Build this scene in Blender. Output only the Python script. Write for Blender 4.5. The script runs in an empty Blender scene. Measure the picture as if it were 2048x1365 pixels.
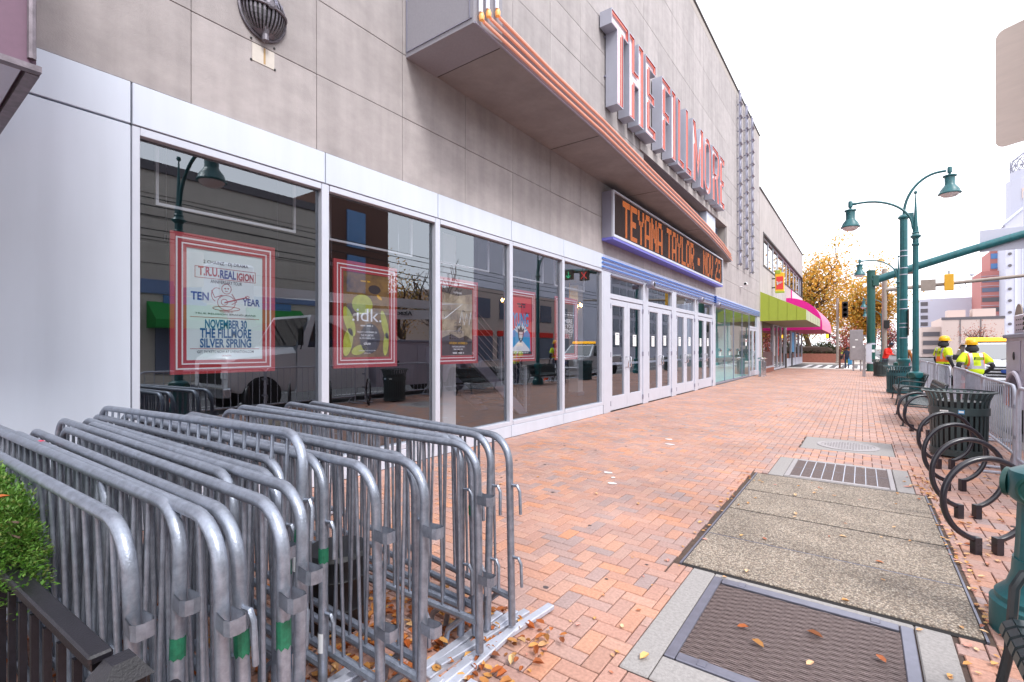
import bpy, bmesh, math, random
from mathutils import Vector, Matrix
R = math.radians
random.seed(7)
scene = bpy.context.scene
COL = scene.collection

# ---------------------------------------------------------------- camera
cam_data = bpy.data.cameras.new('camera')
cam = bpy.data.objects.new('camera', cam_data)
COL.objects.link(cam)
YAW = math.atan2(700, 960)
cam.location = (0, 0, 1.52)
cam.rotation_euler = (R(90), 0, YAW)
cam_data.sensor_fit = 'HORIZONTAL'
cam_data.sensor_width = 36
cam_data.lens = 16.875
cam_data.shift_y = 0.0071
cam_data.clip_start = 0.05
cam_data.clip_end = 3000
scene.camera = cam

# ---------------------------------------------------------------- world (bright overcast) and a soft sun
world = bpy.data.worlds.new('World')
scene.world = world
world.use_nodes = True
wn = world.node_tree
wn.nodes.clear()
sky = wn.nodes.new('ShaderNodeTexSky')
sky.sky_type = 'NISHITA'
sky.sun_disc = False
sky.sun_elevation = R(49)
sky.sun_rotation = R(120)
sky.dust_density = 4
mixw = wn.nodes.new('ShaderNodeMixRGB')
mixw.inputs[0].default_value = 0.93
mixw.inputs[2].default_value = (8.6, 8.7, 9.2, 1)
bg = wn.nodes.new('ShaderNodeBackground')
bg.inputs[1].default_value = 0.12
wo = wn.nodes.new('ShaderNodeOutputWorld')
wn.links.new(sky.outputs[0], mixw.inputs[1])
wn.links.new(mixw.outputs[0], bg.inputs[0])
wn.links.new(bg.outputs[0], wo.inputs[0])

sun_d = bpy.data.lights.new('sun', 'SUN')
sun = bpy.data.objects.new('sun', sun_d)
COL.objects.link(sun)
sun_d.energy = 1.4
sun_d.angle = R(15)
sun_d.color = (1.0, 0.975, 0.95)
sun.location = (10, -5, 30)
# light comes from the street side, high up, a little behind the camera
sun.rotation_euler = Vector((-0.60, 0.25, -0.76)).to_track_quat('-Z', 'Y').to_euler()

scene.view_settings.view_transform = 'Standard'
scene.view_settings.look = 'None'
scene.view_settings.exposure = 1.13
scene.view_settings.gamma = 1
scene.render.engine = 'CYCLES'
scene.cycles.use_denoising = True
scene.cycles.max_bounces = 6
scene.cycles.transparent_max_bounces = 16
scene.cycles.caustics_reflective = False
scene.cycles.caustics_refractive = False

# ---------------------------------------------------------------- materials
def lin(r, g, b):
    f = lambda c: ((c / 255 + .055) / 1.055) ** 2.4 if c > 10 else c / 255 / 12.92
    return (f(r), f(g), f(b))

def mat(name, col, rough=.6, metal=0, var=0, scale=8, bump=0, bscale=60, obj=0, isl=0, emit=None, estr=0, col2=None,
        detail=4, spec=.5, stretch=None, coat=0, streak=0):
    m = bpy.data.materials.new(name)
    m.use_nodes = True
    nt = m.node_tree
    p = nt.nodes['Principled BSDF']
    p.inputs['Roughness'].default_value = rough
    p.inputs['Metallic'].default_value = metal
    p.inputs['Specular IOR Level'].default_value = spec
    p.inputs['Coat Weight'].default_value = coat
    p.inputs['Base Color'].default_value = (*col, 1)
    if emit:
        p.inputs['Emission Color'].default_value = (*emit, 1)
        p.inputs['Emission Strength'].default_value = estr
    L = nt.links.new
    tc = None
    def coords():
        nonlocal tc
        if tc is None:
            t = nt.nodes.new('ShaderNodeNewGeometry')
            mp = nt.nodes.new('ShaderNodeMapping')
            if stretch:
                mp.inputs['Scale'].default_value = stretch
            L(t.outputs['Position'], mp.inputs['Vector'])
            tc = mp.outputs[0]
        return tc
    src = None
    if var or col2:
        n = nt.nodes.new('ShaderNodeTexNoise')
        n.inputs['Scale'].default_value = scale
        n.inputs['Detail'].default_value = detail
        n.inputs['Roughness'].default_value = .65
        L(coords(), n.inputs['Vector'])
        rp = nt.nodes.new('ShaderNodeMapRange')
        rp.inputs[1].default_value = .3
        rp.inputs[2].default_value = .7
        L(n.outputs[0], rp.inputs[0])
        mx = nt.nodes.new('ShaderNodeMixRGB')
        c2 = col2 or tuple(c * (1 + var) for c in col)
        c1 = col if col2 else tuple(c * (1 - var) for c in col)
        mx.inputs[1].default_value = (*c1, 1)
        mx.inputs[2].default_value = (*c2, 1)
        L(rp.outputs[0], mx.inputs[0])
        src = mx.outputs[0]
        # a little roughness break-up too
        rr = nt.nodes.new('ShaderNodeMapRange')
        rr.inputs[3].default_value = max(0, rough - .08)
        rr.inputs[4].default_value = min(1, rough + .08)
        L(n.outputs[0], rr.inputs[0])
        L(rr.outputs[0], p.inputs['Roughness'])
    if streak:
        n2 = nt.nodes.new('ShaderNodeTexNoise')
        n2.inputs['Scale'].default_value = 1
        n2.inputs['Detail'].default_value = 5
        mp2 = nt.nodes.new('ShaderNodeMapping')
        mp2.inputs['Scale'].default_value = (5, 5, .45)
        g = nt.nodes.new('ShaderNodeNewGeometry')
        L(g.outputs['Position'], mp2.inputs['Vector'])
        L(mp2.outputs[0], n2.inputs['Vector'])
        r2 = nt.nodes.new('ShaderNodeMapRange')
        r2.inputs[1].default_value = .38
        r2.inputs[2].default_value = .72
        r2.inputs[3].default_value = 1 + streak * .25
        r2.inputs[4].default_value = 1 - streak
        L(n2.outputs[0], r2.inputs[0])
        mm = nt.nodes.new('ShaderNodeMixRGB')
        mm.blend_type = 'MULTIPLY'
        mm.inputs[0].default_value = 1
        if src: L(src, mm.inputs[1])
        else: mm.inputs[1].default_value = (*col, 1)
        L(r2.outputs[0], mm.inputs[2])
        src = mm.outputs[0]
    if obj or isl:
        hs = nt.nodes.new('ShaderNodeHueSaturation')
        oi = nt.nodes.new('ShaderNodeObjectInfo')
        ge = nt.nodes.new('ShaderNodeNewGeometry')
        ad = nt.nodes.new('ShaderNodeMath'); ad.operation = 'ADD'
        fr = nt.nodes.new('ShaderNodeMath'); fr.operation = 'FRACT'
        L(oi.outputs['Random'], ad.inputs[0])
        if isl: L(ge.outputs['Random Per Island'], ad.inputs[1])
        else: ad.inputs[1].default_value = 0
        L(ad.outputs[0], fr.inputs[0])
        mr = nt.nodes.new('ShaderNodeMapRange')
        a = obj or isl
        mr.inputs[3].default_value = 1 - a
        mr.inputs[4].default_value = 1 + a
        L(fr.outputs[0], mr.inputs[0])
        L(mr.outputs[0], hs.inputs['Value'])
        if src: L(src, hs.inputs['Color'])
        else: hs.inputs['Color'].default_value = (*col, 1)
        src = hs.outputs[0]
    if src: L(src, p.inputs['Base Color'])
    if bump:
        b = nt.nodes.new('ShaderNodeBump')
        b.inputs['Strength'].default_value = bump
        b.inputs['Distance'].default_value = .01
        n3 = nt.nodes.new('ShaderNodeTexNoise')
        n3.inputs['Scale'].default_value = bscale
        n3.inputs['Detail'].default_value = 5
        L(coords(), n3.inputs['Vector'])
        L(n3.outputs[0], b.inputs['Height'])
        L(b.outputs[0], p.inputs['Normal'])
    return m

def ramp_mat(name, cols, rough=.8, bump=0, bscale=80, noise=0, nscale=30, trans=0):
    """colour picked per mesh island and per object from a ramp"""
    m = bpy.data.materials.new(name)
    m.use_nodes = True
    nt = m.node_tree; L = nt.links.new
    p = nt.nodes['Principled BSDF']
    p.inputs['Roughness'].default_value = rough
    oi = nt.nodes.new('ShaderNodeObjectInfo')
    ge = nt.nodes.new('ShaderNodeNewGeometry')
    ad = nt.nodes.new('ShaderNodeMath'); ad.operation = 'ADD'
    fr = nt.nodes.new('ShaderNodeMath'); fr.operation = 'FRACT'
    L(oi.outputs['Random'], ad.inputs[0]); L(ge.outputs['Random Per Island'], ad.inputs[1]); L(ad.outputs[0], fr.inputs[0])
    cr = nt.nodes.new('ShaderNodeValToRGB')
    els = cr.color_ramp.elements
    while len(els) < len(cols): els.new(.5)
    for i, c in enumerate(cols):
        els[i].position = i / (len(cols) - 1)
        els[i].color = (*c, 1)
    L(fr.outputs[0], cr.inputs[0])
    src = cr.outputs[0]
    n = nt.nodes.new('ShaderNodeTexNoise')
    n.inputs['Scale'].default_value = nscale
    n.inputs['Detail'].default_value = 6
    L(ge.outputs['Position'], n.inputs['Vector'])
    if noise:
        mr = nt.nodes.new('ShaderNodeMapRange')
        mr.inputs[1].default_value = .3; mr.inputs[2].default_value = .7
        mr.inputs[3].default_value = 1 - noise; mr.inputs[4].default_value = 1 + noise
        L(n.outputs[0], mr.inputs[0])
        n4 = nt.nodes.new('ShaderNodeTexNoise')
        n4.inputs['Scale'].default_value = .9
        n4.inputs['Detail'].default_value = 3
        L(ge.outputs['Position'], n4.inputs['Vector'])
        mr4 = nt.nodes.new('ShaderNodeMapRange')
        mr4.inputs[1].default_value = .3; mr4.inputs[2].default_value = .7
        mr4.inputs[3].default_value = 1 - noise * .8; mr4.inputs[4].default_value = 1 + noise * .8
        L(n4.outputs[0], mr4.inputs[0])
        mu = nt.nodes.new('ShaderNodeMath'); mu.operation = 'MULTIPLY'
        L(mr.outputs[0], mu.inputs[0]); L(mr4.outputs[0], mu.inputs[1])
        mm = nt.nodes.new('ShaderNodeMixRGB'); mm.blend_type = 'MULTIPLY'; mm.inputs[0].default_value = 1
        L(src, mm.inputs[1]); L(mu.outputs[0], mm.inputs[2])
        src = mm.outputs[0]
    L(src, p.inputs['Base Color'])
    if bump:
        b = nt.nodes.new('ShaderNodeBump'); b.inputs['Strength'].default_value = bump; b.inputs['Distance'].default_value = .006
        n3 = nt.nodes.new('ShaderNodeTexNoise'); n3.inputs['Scale'].default_value = bscale; n3.inputs['Detail'].default_value = 4
        L(ge.outputs['Position'], n3.inputs['Vector']); L(n3.outputs[0], b.inputs['Height']); L(b.outputs[0], p.inputs['Normal'])
    if trans:
        tr = nt.nodes.new('ShaderNodeBsdfTranslucent'); L(src, tr.inputs[0])
        ms = nt.nodes.new('ShaderNodeMixShader'); ms.inputs[0].default_value = trans
        out = nt.nodes['Material Output']
        L(p.outputs[0], ms.inputs[1]); L(tr.outputs[0], ms.inputs[2]); L(ms.outputs[0], out.inputs[0])
    return m

def glass(name, tint=(.82, .87, .88), f0=.08, refl=(1, 1, 1), rough=0):
    """thin pane: clear transmission plus a mirror reflection that grows towards grazing angles, alike from both sides"""
    m = bpy.data.materials.new(name)
    m.use_nodes = True
    nt = m.node_tree; L = nt.links.new
    nt.nodes.clear()
    t = nt.nodes.new('ShaderNodeBsdfTransparent'); t.inputs[0].default_value = (*tint, 1)
    g = nt.nodes.new('ShaderNodeBsdfGlossy'); g.inputs['Roughness'].default_value = rough; g.inputs[0].default_value = (*refl, 1)
    lw = nt.nodes.new('ShaderNodeLayerWeight'); lw.inputs[0].default_value = .5
    pw = nt.nodes.new('ShaderNodeMath'); pw.operation = 'POWER'; pw.inputs[1].default_value = 5
    ma = nt.nodes.new('ShaderNodeMath'); ma.operation = 'MULTIPLY_ADD'; ma.inputs[1].default_value = 1-f0; ma.inputs[2].default_value = f0
    L(lw.outputs['Facing'], pw.inputs[0]); L(pw.outputs[0], ma.inputs[0])
    ms = nt.nodes.new('ShaderNodeMixShader')
    o = nt.nodes.new('ShaderNodeOutputMaterial')
    L(ma.outputs[0], ms.inputs[0]); L(t.outputs[0], ms.inputs[1]); L(g.outputs[0], ms.inputs[2]); L(ms.outputs[0], o.inputs[0])
    return m

MT = {}
def D(key, *a, **k): MT[key] = mat(key, *a, **k)
D('stone', lin(167, 160, 160), .85, var=.11, scale=3.2, bump=.25, bscale=90, obj=.07, streak=.15, detail=8, stretch=(1, 1, 1.6))
D('mortar', lin(168, 160, 155), .9)
D('stone_patch', lin(205, 198, 190), .85, var=.05, scale=12)
D('alu', lin(205, 212, 226), .38, metal=.12, var=.03, scale=1.2, stretch=(2, 2, .6), streak=.05)
D('alu_frame', lin(200, 204, 217), .38, metal=.15, var=.03, scale=5)
D('alu_grey', lin(150, 150, 168), .42, metal=.45, var=.05, scale=3)
D('lilac', lin(192, 194, 216), .4, metal=.15, var=.03, scale=2)
D('board_violet', lin(112, 112, 200), .45, var=.05, scale=3)
D('soffit', lin(142, 138, 139), .8, var=.16, scale=2.2, bump=.2, bscale=30, detail=8)
D('fascia', lin(104, 80, 86), .6, metal=.1, var=.08, scale=5)
D('fin', lin(146, 144, 152), .75, var=.06, scale=40, bump=.2, bscale=120)
D('neon_red', (.74, .36, .27), .3, emit=(1, .32, .16), estr=.08)
D('neon_pink', (.8, .3, .25), .3, emit=(1, .27, .2), estr=.15)
D('neon_orange', (.9, .4, .12), .3, emit=(1, .42, .1), estr=.1)
D('neon_blue', (.08, .2, .55), .3, emit=(.1, .3, 1), estr=.05)
D('letter_side', lin(178, 180, 194), .45, metal=.3, var=.04, scale=3)
D('letter_face', lin(232, 236, 248), .5)
D('letter_rim_glow', lin(176, 74, 66), .55)  # red puts the neon glow on the inner walls into the colour
D('black_led', lin(56, 42, 42), .6)
D('led_slat', lin(84, 66, 64), .6)
D('led_on', (.5, .13, .02), .5, emit=(1, .24, .035), estr=.28)
D('steel', lin(144, 151, 165), .38, metal=.62, var=.26, scale=26, bump=.12, bscale=160, obj=.1, detail=6)
D('steel_light', lin(184, 188, 202), .45, metal=.3, var=.12, scale=12, obj=.08)
D('green_tape', lin(30, 104, 78), .55, var=.35, scale=40)
D('sticker_white', lin(210, 214, 220), .6)
D('sticker_blue', lin(60, 140, 190), .6)
D('sticker_red', lin(200, 60, 90), .6)
D('iron', lin(23, 21, 28), .38, var=.3, scale=30, bump=.15, bscale=200, spec=.6)
D('rack_black', lin(30, 28, 38), .3, var=.2, scale=20, spec=.7)
D('teal', lin(22, 92, 98), .38, var=.2, scale=9, bump=.1, bscale=50, spec=.6, streak=.2)
D('teal_dark', lin(18, 78, 72), .4, var=.15, scale=6, spec=.6)
D('bin_green', lin(52, 66, 68), .42, var=.12, scale=8, spec=.6, obj=.03)
D('bin_teal', lin(30, 80, 88), .42, var=.12, scale=8, spec=.6)
D('black', lin(18, 18, 20), .5)
D('black_plastic', lin(24, 24, 28), .4, var=.2, scale=12)
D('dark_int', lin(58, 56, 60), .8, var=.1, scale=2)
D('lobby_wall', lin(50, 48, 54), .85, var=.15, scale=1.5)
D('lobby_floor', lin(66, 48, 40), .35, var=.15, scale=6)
D('white', lin(232, 232, 236), .5)
D('white_paint', lin(226, 226, 230), .55, var=.03, scale=4)
D('concrete', lin(152, 148, 147), .9, var=.2, scale=55, bump=.3, bscale=120, detail=8)
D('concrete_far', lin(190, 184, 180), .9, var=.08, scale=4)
D('asphalt', lin(98, 97, 100), .92, var=.1, scale=30, bump=.3, bscale=200)
D('granite', lin(150, 145, 145), .8, var=.15, scale=60)
D('ground', lin(110, 108, 104), .95, var=.1, scale=.5)
D('sand', lin(78, 62, 56), .95, var=.3, scale=40)
D('dirt', lin(80, 64, 56), .95, var=.4, scale=30)
D('pit', lin(30, 27, 28), .9)
D('frame_steel', lin(124, 124, 138), .4, metal=.55, var=.14, scale=12)
D('grate_steel', lin(142, 126, 124), .5, metal=.45, var=.2, scale=40)
D('manhole', lin(166, 160, 162), .5, metal=.4, var=.15, scale=30)
D('rubber', lin(24, 24, 26), .8)
D('white_car', lin(228, 230, 236), .25, coat=.5)
D('truck_grey', lin(196, 190, 204), .35, metal=.25, var=.05, scale=4)
D('chrome', lin(200, 200, 205), .15, metal=1)
D('amber', (.8, .4, .02), .3, emit=(1, .45, .03), estr=1.3)
D('headlight', lin(225, 230, 235), .1)
D('hivis', lin(208, 232, 30), .7, emit=None)
D('hivis_orange', lin(240, 120, 50), .7)
D('reflective', lin(190, 188, 200), .35, metal=.3)
D('hard_hat', lin(235, 180, 20), .35)
D('skin', lin(92, 62, 50), .6)
D('skin2', lin(150, 110, 90), .6)
D('hoodie', lin(44, 44, 50), .85, var=.1, scale=20)
D('denim', lin(46, 56, 84), .85)
D('jacket_red', lin(225, 40, 25), .7, var=.1, scale=10)
D('jacket_brown', lin(150, 90, 40), .8, var=.15, scale=12)
D('jacket_navy', lin(40, 46, 66), .8)
D('pink_cloth', lin(215, 70, 100), .8)
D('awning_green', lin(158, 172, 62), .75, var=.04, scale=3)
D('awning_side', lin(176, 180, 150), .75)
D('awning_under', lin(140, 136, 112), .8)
D('magenta', lin(216, 16, 140), .7)
D('pink_fabric', lin(232, 130, 160), .7, var=.05, scale=2)
D('pink_wall', lin(228, 200, 216), .7)
D('red_under', lin(160, 30, 60), .8)
D('wine', lin(92, 40, 36), .4)
D('olive', lin(120, 130, 30), .6)
D('dark_frame', lin(72, 66, 66), .6)
D('b2_wall', lin(176, 168, 166), .85, var=.08, scale=1.5, streak=.14, bump=.1, bscale=40)
D('beige_stucco', lin(184, 176, 168), .9, var=.05, scale=1.2, streak=.08)
D('brown_brick', lin(96, 66, 58), .85, var=.15, scale=12)
D('green_awning', lin(20, 128, 52), .7)
D('blue_band', lin(110, 130, 170), .5)
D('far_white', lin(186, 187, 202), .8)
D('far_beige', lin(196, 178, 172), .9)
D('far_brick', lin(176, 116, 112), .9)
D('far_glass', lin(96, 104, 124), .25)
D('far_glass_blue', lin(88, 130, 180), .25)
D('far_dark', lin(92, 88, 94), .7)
D('retaining', lin(150, 96, 82), .9, var=.2, scale=5)
D('bark', lin(88, 70, 58), .9, var=.25, scale=10)
D('signal_yellow', lin(214, 160, 40), .5)
D('signal_black', lin(28, 28, 30), .5)
D('pole_grey', lin(150, 138, 130), .6, metal=.2, var=.1, scale=4)
D('cabinet', lin(150, 146, 150), .5, metal=.3, var=.1, scale=5)
D('paper', lin(238, 240, 240), .7)
D('poster_paper', lin(214, 226, 226), .55, var=.02, scale=3)
D('poster_red', lin(176, 52, 58), .45)
D('poster_white', lin(236, 226, 228), .5)
D('ink_blue', lin(28, 66, 140), .5)
D('ink_teal', lin(20, 96, 150), .5)
D('ink_red', lin(168, 36, 42), .5)
D('ink_dark', lin(34, 36, 44), .5)
D('ink_cyan', lin(40, 160, 215), .5)
D('p2_bg', lin(150, 112, 54), .45, col2=lin(84, 64, 40), scale=6)
D('p2_green', lin(178, 184, 70), .45, var=.25, scale=9)
D('p3_bg', lin(206, 190, 160), .45, col2=lin(74, 50, 40), scale=3.2, detail=6)
D('p3_dark', lin(70, 56, 50), .45, col2=lin(40, 40, 44), scale=6)
D('p4_bg', lin(220, 46, 56), .45)
D('p5_bg', lin(54, 62, 66), .45, var=.2, scale=10)
D('ticket_wall', lin(150, 200, 204), .6, var=.05, scale=1)
D('ticket_green', lin(150, 176, 120), .6)
D('ticket_dark', lin(70, 90, 96), .6)
D('notice_ink', lin(120, 130, 150), .7)
D('bulb', (1, .7, .3), .3, emit=(1, .62, .22), estr=14)
D('sign_purple', lin(112, 84, 104), .55, var=.06, scale=30)
D('sign_edge', lin(120, 112, 120), .45, metal=.4, var=.3, scale=20)
D('sign_under', lin(196, 204, 222), .5, metal=.2, var=.06, scale=6)
D('sign_back', lin(232, 218, 208), .45, metal=.25, var=.04, scale=6, stretch=(1, 1, 6))
D('bell', lin(112, 108, 116), .5, metal=.5, var=.3, scale=25, bump=.2, bscale=90)
D('rust', lin(180, 150, 110), .9)
D('shop_yellow', lin(235, 180, 40), .5)
D('shop_red', lin(215, 60, 60), .5)
D('lens', lin(226, 214, 214), .25)
D('red_x', (.7, .05, .05), .4, emit=(1, .05, .05), estr=.8)
D('green_arrow', (.05, .6, .3), .4, emit=(.05, .9, .4), estr=.6)
D('soil', lin(60, 46, 38), .95, var=.3, scale=20)
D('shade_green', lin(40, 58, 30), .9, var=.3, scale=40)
D('gum', lin(84, 74, 76), .8)
D('wire', lin(30, 30, 32), .6)
D('cone_orange', lin(235, 80, 30), .6)
D('poster_blue', lin(70, 170, 225), .5)
D('counter', lin(140, 132, 128), .5)
D('hvac', lin(140, 140, 156), .6)
MT['glass'] = glass('window_glass', (.78, .81, .85), .215, (.86, .93, 1.0))
MT['glass_door'] = glass('door_glass', (.70, .74, .79), .22, (.88, .93, 1.0))
MT['glass_teal'] = glass('ticket_glass', (.80, .93, .93), .08)
MT['glass_dark'] = glass('dark_glass', (.25, .28, .3), .08)
MT['glass_sky'] = glass('sky_glass', (.1, .12, .14), .3)
MT['brick'] = ramp_mat('paving_brick', [lin(182, 136, 117), lin(174, 134, 121), lin(166, 132, 124), lin(186, 144, 127), lin(160, 132, 126), lin(192, 136, 107), lin(176, 140, 129), lin(154, 134, 132), lin(180, 136, 121), lin(172, 142, 133), lin(190, 140, 115)], .6, bump=.35, bscale=140, noise=.17, nscale=60)
MT['leaf_gold'] = ramp_mat('autumn_leaf_gold', [lin(224, 168, 60), lin(206, 140, 50), lin(234, 190, 90), lin(190, 144, 60), lin(222, 160, 70), lin(176, 150, 64), lin(160, 150, 70)], .7, trans=.35)
MT['leaf_olive'] = ramp_mat('autumn_leaf_olive', [lin(150, 130, 40), lin(110, 110, 40), lin(196, 150, 50), lin(90, 96, 40)], .7, trans=.35)
MT['leaf_red'] = ramp_mat('autumn_leaf_red', [lin(190, 70, 80), lin(206, 110, 110), lin(160, 60, 70), lin(210, 140, 120)], .7, trans=.35)
MT['leaf_rust'] = ramp_mat('autumn_leaf_rust', [lin(180, 100, 80), lin(160, 90, 80), lin(200, 140, 110)], .7, trans=.3)
MT['leaf_hedge'] = ramp_mat('hedge_leaf', [lin(44, 56, 40), lin(60, 70, 44), lin(84, 84, 50), lin(36, 46, 34)], .7, trans=.2)
MT['leaf_shrub'] = ramp_mat('shrub_leaf', [lin(76, 122, 38), lin(100, 146, 54), lin(54, 98, 30), lin(126, 164, 76), lin(70, 110, 42), lin(124, 130, 66)], .5, trans=.3)
MT['litter'] = ramp_mat('leaf_litter', [lin(190, 120, 50), lin(150, 80, 40), lin(212, 160, 90), lin(120, 66, 36), lin(180, 96, 40), lin(206, 176, 130)], .75, trans=.1)
MT['litter_pale'] = ramp_mat('pale_leaf', [lin(214, 170, 110), lin(196, 140, 80), lin(224, 190, 150), lin(170, 100, 60), lin(206, 150, 140)], .75)

def aggregate():
    m = bpy.data.materials.new('exposed_aggregate'); m.use_nodes = True
    nt = m.node_tree; L = nt.links.new
    p = nt.nodes['Principled BSDF']; p.inputs['Roughness'].default_value = .75
    g = nt.nodes.new('ShaderNodeNewGeometry')
    v = nt.nodes.new('ShaderNodeTexVoronoi'); v.inputs['Scale'].default_value = 95
    L(g.outputs['Position'], v.inputs['Vector'])
    cr = nt.nodes.new('ShaderNodeValToRGB')
    e = cr.color_ramp.elements
    cs = [lin(142, 124, 110), lin(176, 158, 142), lin(206, 190, 172), lin(154, 138, 124), lin(226, 212, 194), lin(164, 152, 144)]
    while len(e) < len(cs): e.new(.5)
    for i, c in enumerate(cs):
        e[i].position = i / (len(cs) - 1); e[i].color = (*c, 1)
    sp = nt.nodes.new('ShaderNodeSeparateColor'); L(v.outputs['Color'], sp.inputs[0]); L(sp.outputs[0], cr.inputs[0])
    mr = nt.nodes.new('ShaderNodeMapRange'); mr.inputs[1].default_value = 0; mr.inputs[2].default_value = .7
    mr.inputs[3].default_value = 1.08; mr.inputs[4].default_value = .35
    L(v.outputs['Distance'], mr.inputs[0])
    n = nt.nodes.new('ShaderNodeTexNoise'); n.inputs['Scale'].default_value = 3; n.inputs['Detail'].default_value = 5
    L(g.outputs['Position'], n.inputs['Vector'])
    mr2 = nt.nodes.new('ShaderNodeMapRange'); mr2.inputs[1].default_value = .3; mr2.inputs[2].default_value = .7
    mr2.inputs[3].default_value = .8; mr2.inputs[4].default_value = 1.1
    L(n.outputs[0], mr2.inputs[0])
    mu = nt.nodes.new('ShaderNodeMath'); mu.operation = 'MULTIPLY'; L(mr.outputs[0], mu.inputs[0]); L(mr2.outputs[0], mu.inputs[1])
    mm = nt.nodes.new('ShaderNodeMixRGB'); mm.blend_type = 'MULTIPLY'; mm.inputs[0].default_value = 1
    L(cr.outputs[0], mm.inputs[1]); L(mu.outputs[0], mm.inputs[2]); L(mm.outputs[0], p.inputs['Base Color'])
    b = nt.nodes.new('ShaderNodeBump'); b.inputs['Strength'].default_value = .7; b.inputs['Distance'].default_value = .006
    iv = nt.nodes.new('ShaderNodeMath'); iv.operation = 'SUBTRACT'; iv.inputs[0].default_value = 1; L(v.outputs['Distance'], iv.inputs[1])
    L(iv.outputs[0], b.inputs['Height']); L(b.outputs[0], p.inputs['Normal'])
    return m
MT['aggregate'] = aggregate()

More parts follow.
